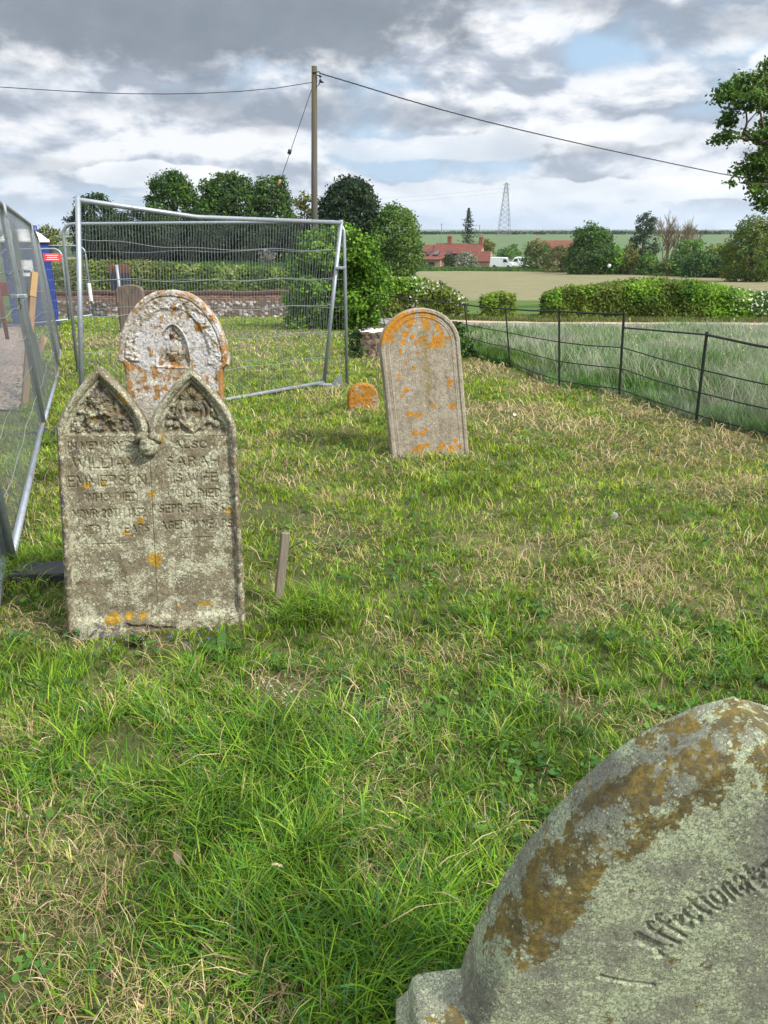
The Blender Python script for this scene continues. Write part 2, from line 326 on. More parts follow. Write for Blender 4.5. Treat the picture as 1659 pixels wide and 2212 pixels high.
# ------------------------------------------------------------------ stroke letters for carving
GL = {
'A': (.8, [[(0, 0), (.4, 1), (.8, 0)], [(.15, .36), (.65, .36)]]), 'B': (.6, [[(0, 0), (0, 1), (.4, 1), (.55, .75), (.4, .52), (0, .52)], [(.4, .52), (.6, .26), (.4, 0), (0, 0)]]),
'D': (.65, [[(0, 0), (0, 1), (.35, 1), (.6, .8), (.65, .5), (.6, .2), (.35, 0), (0, 0)]]), 'E': (.55, [[(.55, 0), (0, 0), (0, 1), (.55, 1)], [(0, .52), (.45, .52)]]),
'F': (.55, [[(0, 0), (0, 1), (.55, 1)], [(0, .52), (.45, .52)]]), 'G': (.7, [[(.68, .85), (.4, 1), (.12, .85), (0, .5), (.12, .15), (.4, 0), (.68, .15), (.68, .45), (.42, .45)]]),
'H': (.65, [[(0, 0), (0, 1)], [(.65, 0), (.65, 1)], [(0, .5), (.65, .5)]]), 'I': (.12, [[(.06, 0), (.06, 1)]]), 'L': (.5, [[(0, 1), (0, 0), (.5, 0)]]),
'M': (.85, [[(0, 0), (.06, 1), (.42, .15), (.79, 1), (.85, 0)]]), 'N': (.68, [[(0, 0), (0, 1), (.68, 0), (.68, 1)]]),
'O': (.75, [[(.37, 0), (.1, .15), (0, .5), (.1, .85), (.37, 1), (.65, .85), (.75, .5), (.65, .15), (.37, 0)]]), 'P': (.55, [[(0, 0), (0, 1), (.38, 1), (.55, .76), (.38, .5), (0, .5)]]),
'R': (.62, [[(0, 0), (0, 1), (.38, 1), (.55, .76), (.38, .5), (0, .5)], [(.3, .5), (.62, 0)]]), 'S': (.52, [[(.5, .85), (.27, 1), (.03, .82), (.08, .6), (.45, .42), (.5, .18), (.27, 0), (0, .15)]]),
'T': (.6, [[(0, 1), (.6, 1)], [(.3, 1), (.3, 0)]]), 'V': (.7, [[(0, 1), (.35, 0), (.7, 1)]]), 'W': (1., [[(0, 1), (.25, 0), (.5, .9), (.75, 0), (1., 1)]]),
'Y': (.68, [[(0, 1), (.34, .5), (.68, 1)], [(.34, .5), (.34, 0)]]), '0': (.6, [[(.3, 0), (.05, .2), (0, .5), (.05, .8), (.3, 1), (.55, .8), (.6, .5), (.55, .2), (.3, 0)]]),
'1': (.2, [[(.1, 0), (.1, 1)]]), '2': (.55, [[(.02, .8), (.25, 1), (.5, .8), (.45, .55), (0, 0), (.55, 0)]]), '3': (.5, [[(.02, .9), (.25, 1), (.48, .78), (.22, .53), (.5, .27), (.25, 0), (0, .12)]]),
'5': (.5, [[(.48, 1), (.08, 1), (.04, .55), (.3, .62), (.5, .32), (.3, 0), (0, .1)]]), '6': (.55, [[(.45, .98), (.12, .7), (0, .3), (.25, 0), (.52, .25), (.3, .52), (.05, .4)]]),
'8': (.5, [[(.25, .53), (.03, .76), (.25, 1), (.47, .76), (.25, .53), (0, .25), (.25, 0), (.5, .25), (.25, .53)]]), '9': (.55, [[(.1, .02), (.43, .3), (.55, .7), (.3, 1), (.03, .75), (.25, .48), (.5, .6)]]),
'K': (.6, [[(0, 0), (0, 1)], [(.58, 1), (0, .42)], [(.2, .58), (.6, 0)]]),
# angular gothic lower case (x height .62)
'g_A': (.85, [[(.0, .12), (.18, 0), (.3, .2), (.3, .85), (.1, 1)], [(.3, .95), (.62, 1.08), (.62, .1), (.8, 0)], [(.3, .5), (.62, .5)], [(.45, 1.0), (.45, .1)]]),
'g_f': (.38, [[(.12, -.12), (.12, .85), (.3, 1.05), (.42, .95)], [(0, .6), (.36, .6)]]), 'g_e': (.42, [[(.40, .12), (.2, 0), (.04, .14), (.04, .5), (.2, .63), (.38, .5), (.06, .3)]]),
'g_c': (.38, [[(.36, .12), (.2, 0), (.04, .14), (.04, .5), (.2, .63), (.36, .54)]]), 'g_t': (.34, [[(.12, .85), (.12, .12), (.22, 0), (.34, .1)], [(0, .62), (.32, .62)]]),
'g_i': (.24, [[(.02, .54), (.1, .62), (.12, .08), (.22, 0)], [(.08, .84), (.16, .76)]]), 'g_o': (.46, [[(.22, 0), (.04, .14), (.04, .5), (.22, .63), (.4, .5), (.4, .14), (.22, 0)]]),
'g_n': (.5, [[(.02, .54), (.1, .62), (.1, 0)], [(.1, .5), (.3, .63), (.38, .52), (.38, .08), (.48, 0)]]), 'g_a': (.46, [[(.06, .55), (.22, .63), (.36, .54), (.36, .08), (.46, 0)], [(.36, .36), (.1, .3), (.04, .12), (.18, 0), (.36, .12)]]),
'g_m': (.72, [[(.02, .54), (.1, .62), (.1, 0)], [(.1, .5), (.26, .63), (.34, .52), (.34, 0)], [(.34, .5), (.5, .63), (.58, .52), (.58, .08), (.7, 0)]]),
'g_b': (.46, [[(.08, 1.0), (.08, .08), (.22, 0), (.4, .14), (.4, .5), (.22, .63), (.08, .5)]]), 'g_r': (.36, [[(.02, .54), (.1, .62), (.1, 0)], [(.1, .5), (.28, .63), (.36, .55)]]),
'g_R': (.8, [[(.05, 1), (.2, .95), (.2, 0)], [(.2, .95), (.6, 1.03), (.66, .72), (.5, .52), (.2, .5)], [(.4, .5), (.66, .06), (.8, 0)]]),
'g_I': (.4, [[(.05, 1), (.3, .95), (.3, .1), (.1, 0)]]),
}
def line_strokes(txt, x0, x1, z, h, fit=True, keys=None, worn=0):
    ks = keys or list(txt); adv = []; x = 0
    for ch in ks:
        if ch == ' ': x += .45; adv.append(None); continue
        adv.append(x); x += GL[ch][0]+.26
    tot = x-.26; sx = (x1-x0)/tot if fit else h
    out = []
    for ch, a in zip(ks, adv):
        if a is None: continue
        for st in GL[ch][1]: out.append([(x0+(a+px)*sx, z+pz*h) for px, pz in st])
    return out
def strokes_depth(X, Z, strokes, wd, depth):
    D = np.zeros_like(X)
    for st in strokes:
        for (ax, az), (bx, bz) in zip(st[:-1], st[1:]):
            x0, x1 = min(ax, bx)-wd*2, max(ax, bx)+wd*2; z0, z1 = min(az, bz)-wd*2, max(az, bz)+wd*2
            m = (X > x0) & (X < x1) & (Z > z0) & (Z < z1)
            if not m.any(): continue
            px, pz = X[m], Z[m]; dx, dz = bx-ax, bz-az; L = dx*dx+dz*dz+1e-12
            t = np.clip(((px-ax)*dx+(pz-az)*dz)/L, 0, 1); d = np.hypot(px-ax-t*dx, pz-az-t*dz)
            D[m] = np.maximum(D[m], depth*(1-sstep(wd*.35, wd, d)))
    return D
def dist_outline(X, Z, poly):
    D = np.full(X.shape, 9.)
    for (ax, az), (bx, bz) in zip(poly[:-1], poly[1:]):
        dx, dz = bx-ax, bz-az; L = dx*dx+dz*dz+1e-12
        t = np.clip(((X-ax)*dx+(Z-az)*dz)/L, 0, 1); D = np.minimum(D, np.hypot(X-ax-t*dx, Z-az-t*dz))
    return D
def slab(name, halves, thick, hfun, mfun, material, res=.003, parent=None, back_round=.006, seam=None, ks=7):
    """halves: list of (zs, xl, xr) arrays. Front carved at y=-h, back at y=thick."""
    Vs = []; Fs = []; Ms = []; base = 0
    polys = []
    for zs, xl, xr in halves: polys.append(([(a, b) for a, b in zip(xl, zs)], [(a, b) for a, b in zip(xr, zs)]))
    for hi, (zs, xl, xr) in enumerate(halves):
        zz = [zs[0]]
        for a, b in zip(zs[:-1], zs[1:]):
            k = max(1, int(math.ceil((b-a)/res))); zz += list(a+(b-a)*np.arange(1, k+1)/k)
        zz = np.array(zz); XL = np.interp(zz, zs, xl); XR = np.interp(zz, zs, xr)
        nx = int(max(xr-xl)/res)+1; u = np.linspace(0, 1, nx)
        X = XL[:, None]+(XR-XL)[:, None]*u[None]; Z = np.repeat(zz[:, None], nx, 1)
        pl, pr = polys[hi]
        segs = []
        de = np.full(X.shape, 9.)
        for side, poly in ((0, pl), (1, pr)):
            pts = poly
            if seam is not None and side == (1 if hi == 0 else 0): pts = [p for p in poly if p[1] >= seam-1e-4]
            if len(pts) > 1: de = np.minimum(de, dist_outline(X, Z, pts))
        Y = -hfun(X, Z, de)
        nr = len(zz); V = np.stack([X, Y, Z], -1).reshape(-1, 3); idx = np.arange(nr*nx).reshape(nr, nx)+base
        Vs.append(V); Ms.append(mfun(X, Y, Z, de).reshape(-1, 3))
        Fs.append(np.stack([idx[:-1, :-1], idx[:-1, 1:], idx[1:, 1:], idx[1:, :-1]], -1).reshape(-1, 4)); base += nr*nx
        ends = []
        for side in (0, 1):
            col = 0 if side == 0 else nx-1; fr = idx[:, col]; y0 = Y[:, col]; x0 = X[:, col]
            ts = np.linspace(0, 1, ks+1)[1:]
            inner = seam is not None and side == (1 if hi == 0 else 0)
            sgn = 1 if side == 0 else -1
            nz = (fbm(zz*40+hi*7+side*31, zz*0+3, 3)-.5)*.004
            YY = y0[:, None]+(thick-y0)[:, None]*ts[None]
            wdt = np.clip((XR-XL)/.04, 0, 1)[:, None]
            jig = wdt*(fbm(np.repeat(zz[:, None]*35, ks, 1)+side*11, YY*35+9, 3)-.5)*.003
            XX = x0[:, None]+sgn*jig; XX[:, -1] += sgn*back_round*wdt[:, 0]
            ZZ = np.repeat(zz[:, None], ks, 1)
            W = np.stack([XX, YY, ZZ], -1).reshape(-1, 3); wi = np.arange(nr*ks).reshape(nr, ks)+base; base += nr*ks
            Vs.append(W); Ms.append(mfun(XX, YY, ZZ, np.zeros_like(XX)-1).reshape(-1, 3))
            full = np.concatenate([fr[:, None], wi], 1)
            ok = np.ones(nr-1, bool) if not inner else (zz[:-1] >= seam-1e-4)
            q = np.stack([full[:-1, :-1], full[1:, :-1], full[1:, 1:], full[:-1, 1:]], -1)[ok]
            if side == 1: q = q[..., ::-1]
            Fs.append(q.reshape(-1, 4)); ends.append(full[:, -1]); tops = [full[-1]] if side == 0 else tops+[full[-1]]
        Fs.append(np.stack([ends[0][:-1], ends[0][1:], ends[1][1:], ends[1][:-1]], -1))
        L_, R_ = tops; Fs.append(np.stack([L_[:-1], R_[:-1], R_[1:], L_[1:]], -1))
    return arr_mesh(name, np.concatenate(Vs), Fs, material, parent, True, {'mask': np.concatenate(Ms)})
def blobs(X, Z, lst):
    m = np.zeros_like(X)
    for b in lst:
        x, z, r = b[:3]; k = b[3] if len(b) > 3 else 1; rz = b[4] if len(b) > 4 else r
        m = np.maximum(m, k*(1-sstep(.1, 1.7, np.hypot((X-x)/r, (Z-z)/rz))))
    return m
def place(o, p, yaw, lean, roll): o.location = p; o.rotation_euler = (R(-lean), R(roll), R(yaw))

# ================================================================== SETTING
def f_ground(n):
    o = n.tc(); x, y, z = n.sep(o)
    soil = n.mix(n.noise(o, 7, 7, .65), (.085, .075, .035), (.05, .075, .018))
    soil = n.mix(n.m('MULTIPLY', n.step(n.noise(o, 1.4, 5), .5, .68), .6), soil, (.15, .14, .06))
    mead = n.mix(n.noise(o, .35, 8, .7), (.035, .075, .012), (.10, .15, .035))
    cell = n.sep(n.vor(n.mp(o, (.0035, .0022, 0), rot=(0, 0, .5)), 1, out='Color'))
    hill = n.mix(n.noise(o, .02, 7, .7), (.07, .105, .045), (.11, .15, .07))
    far = n.mix(cell[0], (.05, .10, .03), (.22, .20, .08)); far = n.mix(n.step(cell[1], .35, .6), far, (.03, .06, .025))
    left = n.step(n.m('DIVIDE', x, n.m('MAXIMUM', y, 1)), -.10, -.2)
    c = n.mix(n.step(y, 25, 30), soil, mead); c = n.mix(n.step(y, 210, 260), c, hill)
    c = n.mix(n.m('MULTIPLY', left, n.step(y, 120, 200)), c, far)
    n.out(c, .95, n.bump(n.noise(o, 25, 6, .7), .6, .02), 0, .1)
M_ground = mat('ground_turf', f_ground)
def polar():
    th = np.concatenate([np.linspace(-180, -48, 23)[:-1], np.linspace(-48, 48, 193), np.linspace(48, 180, 23)[1:]]); th = np.radians(th)
    rr = np.concatenate([[.02], np.linspace(.3, 30, 150)[0:], np.geomspace(31, 9500, 150)])
    T, Q = np.meshgrid(th, rr); X = np.sin(T)*Q; Y = np.cos(T)*Q
    V = np.stack([X, Y, gz(X, Y)], -1).reshape(-1, 3); n = len(th); idx = np.arange(V.shape[0]).reshape(len(rr), n)
    F_ = np.stack([idx[:-1, :-1], idx[:-1, 1:], idx[1:, 1:], idx[1:, :-1]], -1).reshape(-1, 4)[:, ::-1]
    o = arr_mesh('ground', V, [F_], M_ground, smooth=True); tag(o, kind='structure')
polar()
def sheet(name, lines, nrow, ncol, off, material, wob=0):
    """ground-hugging sheet between two polylines given as point lists"""
    A, B = [np.array(l, float) for l in lines]
    def res(L, k):
        s = np.concatenate([[0], np.cumsum(np.hypot(*np.diff(L, axis=0).T))]); t = np.linspace(0, s[-1], k)
        return np.stack([np.interp(t, s, L[:, 0]), np.interp(t, s, L[:, 1])], -1)
    a = res(A, ncol); b = res(B, ncol); t = np.linspace(0, 1, nrow)[:, None, None]
    Q = a[None]*(1-t)+b[None]*t
    if wob:
        k = (fbm(Q[..., 0]*1.7, Q[..., 1]*1.7, 3)-.5)*wob; e = (np.abs(t[..., 0]-.5)*2)**6; Q[..., 1] += k*e
    X, Y = Q[..., 0], Q[..., 1]; Z = gz(X, Y)+off*(1 if off < .05 else np.clip(t[..., 0]*9, -1, 1)*1.4-.4)
    idx = np.arange(X.size).reshape(X.shape)
    o = arr_mesh(name, np.stack([X, Y, Z], -1).reshape(-1, 3), [np.stack([idx[:-1, :-1], idx[:-1, 1:], idx[1:, 1:], idx[1:, :-1]], -1).reshape(-1, 4)], material, smooth=True)
    return tag(o, kind='structure')
M_asph = simple('asphalt', (.20, .195, .19), .9, var=.25, sc=30, bmp=.2)
M_dirt = simple('sandy_verge', (.36, .27, .19), .95, var=.3, sc=14, bmp=.3)
sheet('road', ([(-3.2, 40), (-2.6, 30), (-1.6, 24.2), (.5, 19.5), (5, 18.2), (12, 17.6), (40, 17)], [(-.9, 40), (-.3, 30), (.3, 25), (1.8, 21.2), (5, 20.3), (12, 19.7), (40, 19.2)]), 14, 160, .012, M_asph)
sheet('verge', ([(-.9, 40), (-.3, 30), (.3, 25), (1.8, 21.2), (5, 20.3), (12, 19.7), (40, 19.2)], [(-.3, 40), (.3, 30), (.9, 25.7), (2.3, 22.1), (5, 21.4), (12, 20.8), (40, 20.3)]), 8, 160, .02, M_dirt, .3)
def f_field(n):
    o = n.tc(); v = n.mp(o, (.25, 1.6, 1), rot=(0, 0, .12)); a = n.noise(v, .9, 9, .75)
    c = n.mix(n.step(a, .3, .7), (.095, .09, .038), (.215, .19, .095)); c = n.mix(n.m('MULTIPLY', n.step(n.noise(o, 1.8, 8, .8), .55, .66), .8), c, (.34, .29, .20))
    c = n.mix(n.m('MULTIPLY', n.step(n.noise(n.mp(o, (.3, 1, 1)), .16, 6, .7), .48, .66), .4), c, (.15, .17, .06))
    n.out(c, .95, n.bump(a, .5, .1))
M_field = mat('tilled_soil', f_field)
def px_line(pts): return [tuple(P(px, py, d)[:2]) for px, py, d in pts]
sheet('field', (px_line([(838, 645, 46), (1000, 640, 46), (1250, 640, 46), (1900, 640, 42)]), px_line([(800, 588, 172), (1000, 589, 176), (1250, 589, 168), (1450, 595, 150), (1659, 607, 120), (1950, 610, 110)])), 60, 60, .10, M_field, .8)
M_gravel = mat('gravel', lambda n: n.out(n.mix(n.vor(n.tc(), 26, out='Color'), (.30, .22, .18), (.55, .45, .40), 'MULTIPLY') if 0 else n.ramp(n.vor(n.tc(), 24), [(0, (.45, .36, .31)), (.5, (.33, .25, .21)), (.8, (.12, .09, .07))]), .95, n.bump(n.vor(n.tc(), 24), .8, .03)))
gv_r = [tuple(G(px, py)[:2]) for px, py in ((40, 890), (60, 840), (72, 780), (76, 735), (70, 700))]
GVY = [p[1] for p in gv_r]; GVX = [p[0] for p in gv_r]
sheet('gravel', ([(x-7, y) for x, y in gv_r], gv_r), 30, 40, .02, M_gravel, 0)

# ================================================================== HEADSTONES
GRP = 'weathered headstones in the churchyard'
# ---- double headstone
S1 = stone('lichened_sandstone', (.115, .096, .060), (.20, .172, .112), (.39, .385, .27), 1.38, 56, (.40, .24, .03), .72, grime=(.09, .072, .045), grime_amt=.45, moss=(.19, .145, .06))
def make_double():
    zt, zc, hw = 1.155, .885, .183
    rows = np.concatenate([[-.2, .0, .3, .6, .8], [zc], zc+(zt-zc)*np.linspace(.03, 1, 40)])
    def arch(zs, cx):
        t = np.clip((zs-zc)/(zt-zc), 0, 1); wv = hw*(1-t**1.62)+.0008; return cx-wv, cx+wv
    l0, r0 = arch(rows, -.183); l1, r1 = arch(rows, .183); low = rows <= zc+1e-6
    side = .366+.018*np.clip((zc-rows)/zc, 0, 1)
    l0[low] = -side[low]; r0[low] = 0; l1[low] = 0; r1[low] = side[low]
    txt = []
    for a in (('IN MEMORY OF', -.325, -.045, .815, .030), ('WILLIAM', -.31, -.05, .735, .042), ('EMMERSON', -.335, -.022, .658, .044), ('WHO DIED', -.27, -.06, .592, .034),
              ('NOVR 20TH 1852', -.325, -.03, .522, .034), ('AGED 61 YEARS', -.325, -.02, .452, .034),
              ('ALSO', .10, .24, .815, .030), ('SARAH', .07, .285, .738, .040), ('HIS WIFE', .055, .275, .668, .036), ('WHO DIED', .065, .29, .60, .034), ('SEPR 5TH 1863', .03, .325, .535, .034), ('AGED 91 YEARS', .03, .335, .462, .034)):
        txt += line_strokes(*a)
    txt2 = [[(-.26, .405), (-.10, .405)], [(.11, .42), (.25, .42)], [(0, .79), (0, .13)]]
    fl = []
    def petals(cx, cz, r, k, ph=0): return [(cx+r*.62*math.cos(ph+2*math.pi*i/k), cz+r*.62*math.sin(ph+2*math.pi*i/k), r*.47) for i in range(k)]
    def h(X, Z, de):
        H_ = np.zeros_like(X)
        # roll moulding round the edge, sunk face inside it
        H_ += .010*np.exp(-((de-.016)/.010)**2)
        H_ -= .014*sstep(.028, .036, de)
        H_ -= .016*(1-np.clip(de/.012, 0, 1))**2
        H_ += .014*sstep(.085, .05, Z)*sstep(.028, .036, de)
        # tympanum sunk deeper above the sill
        ty = sstep(.872, .878, Z)*sstep(.044, .052, de)
        H_ -= .016*ty
        # right: pansy with leaves and two small flowers
        for (cx, cz, r, k, ph) in ((.186, 1.022, .050, 5, math.pi/2), (.105, .935, .036, 4, .6), (.275, .94, .036, 4, .3), (.113, .985, .024, 3, .2), (.258, .99, .022, 3, 1)):
            d0 = np.hypot(X-cx, Z-cz); b = np.zeros_like(X)
            for (px, pz, pr) in petals(cx, cz, r, k, ph): b = np.maximum(b, np.sqrt(np.clip(1-((X-px)**2+(Z-pz)**2)/pr**2, 0, 1))*.017)
            an = np.arctan2(Z-cz, X-cx); b = b*(1-.22*(np.cos(an*k*4) > .55)*(d0 > r*.25))
            b -= .008*(1-sstep(r*.12, r*.2, d0)); H_ += b*ty
        for sgn in (-1, 1):
            for kk, off in ((.060, 0), (.040, .004)):
                for q in np.linspace(0, 1, 26):
                    cx = .186+sgn*kk*math.sin(q*math.pi*.75)*1.1; cz = .885+q*.125
                    H_ = np.where(ty > .5, np.maximum(H_, -.031+(.018-off)*np.sqrt(np.clip(1-((X-cx)**2+(Z-cz)**2)/(.0095)**2, 0, 1))), H_)
        # left: eroded leaves and roses
        lm = ty*(X < 0)
        lump = (fbm(X*50+5, Z*50+2, 3)-.42)*.030+(np.abs(fbm(X*90, Z*90+9, 2)-.5))*.012
        H_ += lm*np.clip(lump, -.008, .024)*sstep(1.11, 1.06, Z)
        for (cx, cz, r) in ((-.205, 1.02, .034), (-.245, .955, .030), (-.13, .945, .032), (-.17, .975, .026)):
            d0 = np.hypot(X-cx, Z-cz); an = np.arctan2(Z-cz, X-cx)
            H_ += lm*.014*np.sqrt(np.clip(1-(d0/(r*(1+.18*np.cos(5*an)+.1*np.cos(9*an+1))))**2, 0, 1))
        H_ += .004*np.exp(-((Z-.876)/.004)**2)*sstep(.03, .04, de)
        H_ -= strokes_depth(X, Z, txt, .0044, .0055)*(.5+.6*sstep(.30, .5, fbm(X*14+3, Z*14, 3)))
        H_ -= strokes_depth(X, Z, txt2, .0028, .004)
        H_ += (fbm(X*30, Z*30, 4)-.5)*.005+(fbm(X*140, Z*140, 2)-.5)*.0018
        H_ -= .010*sstep(.60, .72, fbm(X*11+8, Z*11, 3))*sstep(.25, .05, Z)
        return H_
    ol = [(-.26, .665, .020), (-.195, .668, .017), (0, .62, .016), (-.05, .505, .018), (.325, .535, .020), (-.11, .45, .022), (.0, .33, .03, 1, .038), (-.19, .065, .045, 1, .035), (-.115, .075, .03, .9), (-.05, .07, .03, .9), (.22, .115, .05, .7, .02), (.10, .105, .025, .7),
          (.045, .855, .03), (-.10, 1.04, .014), (-.085, 1.02, .016), (-.285, 1.055, .012), (-.21, .94, .014)]
    def mk(X, Y, Z, de):
        o = blobs(X, Z, ol)*(de > -.5)
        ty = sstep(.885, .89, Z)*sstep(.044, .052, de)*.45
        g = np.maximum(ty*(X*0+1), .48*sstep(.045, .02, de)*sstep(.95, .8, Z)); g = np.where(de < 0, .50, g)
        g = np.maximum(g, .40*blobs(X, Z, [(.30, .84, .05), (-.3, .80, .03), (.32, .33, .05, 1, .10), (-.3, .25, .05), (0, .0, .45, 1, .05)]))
        return np.stack([o, np.clip(g, 0, 1), X*0], -1)
    root = slab('headstone', [(rows, l0, r0), (rows, l1, r1)], .10, h, mk, S1, .0026, seam=zc)
    place(root, P(342, 1364, 3.02), 11, 8, 2.3)
    # carved head boss hanging under the cleft
    m = MB(); n1 = 20; vs = []; fs = []
    for i in range(n1+1):
        for k in range(28):
            a = math.pi*i/n1; b = 2*math.pi*k/28
            x, y, z = math.sin(a)*math.cos(b), math.sin(a)*math.sin(b), math.cos(a)
            r = 1+.10*math.sin(3*b+1)*math.sin(a)
            r += .25*math.exp(-((x)**2+(z+.1)**2)/.03)*(y < 0)          # nose
            for s_ in (-1, 1): r -= .22*math.exp(-((x-s_*.36)**2+(z-.12)**2)/.02)*(y < 0)
            r -= .15*math.exp(-((x)**2/.12+(z+.45)**2/.004))*(y < 0)
            r += .16*math.exp(-(z-.48)**2/.02)
            vs.append((x*r*.043, y*r*.040, z*r*.047))
    for i in range(n1):
        for k in range(28): fs.append((i*28+k, i*28+(k+1) % 28, (i+1)*28+(k+1) % 28, (i+1)*28+k))
    m.add(vs, fs)
    for s_ in (-1, 1):
        m.tube([(s_*.006, -.012, .035), (s_*.02, -.026, .045), (s_*.040, -.02, .034), (s_*.043, 0, .01)], [.012, .018, .017, .010], 10)
    b = m.build('carved_head', S1, root, True); b.location = (0, -.006, .832)
    tag(root, 'large double arched headstone with twin gothic points and a carved head between them', 'headstone', GRP)
    return root
make_double()
# ---- white and orange crusted gothic headstone
S2 = stone('white_crusted_stone', (.26, .22, .17), (.40, .35, .29), (.56, .53, .47), 1.15, 44, (.38, .18, .04), .555, pale=(.62, .61, .60), grime=(.09, .075, .05), grime_amt=.35, moss=(.20, .13, .03), bumpd=.008)
def make_crusted():
    rows = np.array([-.15, 0, .6, .86, .905, .925, .928, .97, 1.06, 1.124, 1.2, 1.24, 1.273, 1.305, 1.33, 1.345, 1.356])
    half = np.array([.30, .30, .292, .29, .292, .318, .330, .328, .308, .280, .232, .198, .160, .115, .068, .035, .002])
    zs = np.concatenate([rows[:6], np.linspace(.928, 1.356, 40)]); hh = np.interp(zs, rows, half)
    hh[6:] = np.where(zs[6:] > .97, .328*np.sqrt(np.clip(1-((zs[6:]-.93)/.43)**2.1, 0, 1))*.96+.013*(1-(zs[6:]-.93)/.426), .329); hh[-1] = .001
    def h(X, Z, de):
        H_ = -.016*(1-np.clip(de/.014, 0, 1))**2
        H_ -= .010*sstep(.030, .040, de)*sstep(.70, .95, Z)
        band = sstep(.036, .046, de)*sstep(.115, .095, de)*sstep(.92, .94, Z)
        ang = np.arctan2(Z-.95, X)
        H_ += band*(.008+.030*(fbm(X*42, Z*42, 3)-.42)*.6+.010*np.clip(fbm(X*80+4, Z*80, 2)-.5, -.2, .3))
        # niche with a small carved figure
        zb_ = np.clip((Z-.95)/.205, 0, 1); wn = .100*np.sqrt(np.clip(1-zb_**1.7, 0, 1)); nd = np.minimum(wn-np.abs(X), (Z-.90)*.9); nd = np.where(Z > 1.155, -.02, nd)
        H_ -= .015*sstep(0, .012, nd)-.006*np.exp(-(nd/.006)**2)*(Z > .9)*(Z < 1.16); fig = np.zeros_like(X)
        for (cx, cz, rx, rz, a) in ((0, 1.095, .018, .022, .026), (0, 1.03, .034, .045, .024), (-.03, 1.01, .014, .04, .016), (.034, 1.015, .014, .04, .016), (0, .975, .026, .035, .018), (-.035, 1.075, .020, .012, .012), (.037, 1.075, .020, .012, .012)):
            fig = np.maximum(fig, a*np.sqrt(np.clip(1-((X-cx)/rx)**2-((Z-cz)/rz)**2, 0, 1)))
        H_ += fig*(.55+.3*fbm(X*60, Z*60, 2))
        H_ += (fbm(X*24+4, Z*24, 4)-.5)*.009+(fbm(X*95, Z*95, 3)-.5)*.005
        return H_
    def mk(X, Y, Z, de):
        o = .34*fbm(X*9+2, Z*9, 3)+.30*blobs(X, Z, [(-.06, 1.17, .05, 1), (.04, 1.14, .03), (-.13, 1.0, .025, 1.2, .05), (.27, 1.03, .05), (-.28, .90, .05), (.0, .90, .12), (.12, .86, .09), (-.1, .80, .12), (-.25, .75, .06), (.05, 1.235, .08, .9), (.30, .8, .04, 1.2, .2), (.16, 1.15, .05)])+.16*sstep(.05, .02, de)-.10
        b = blobs(X, Z, [(-.08, 1.10, .09, .9), (.13, 1.12, .09, .9), (-.12, .93, .10, 1, .05), (-.17, 1.05, .06, 1), (.2, .93, .09, .9), (.02, 1.27, .05, .6), (.15, .75, .12, .8), (.0, .68, .10, .9), (.24, 1.13, .04, 1)])
        g = np.where(de < 0, .25, .30*blobs(X, Z, [(0, 1.33, .2, 1, .03), (.04, 1.14, .05, .8)])+.42*(sstep(0, .02, np.where(Z > .93, .098*(1-np.clip((Z-.93)/.225, 0, 1)**1.9)-np.abs(X), -1))))
        return np.stack([o, g, b-.1], -1)
    r_ = slab('headstone', [(zs, -hh, hh)], .11, h, mk, S2, .0032)
    o = P(384, 1110, 4.6); o.z = 0; place(r_, o, 4, 3, 3.2)
    tag(r_, 'pointed headstone crusted in white and orange lichen, behind the double headstone', 'headstone', GRP)
make_crusted()
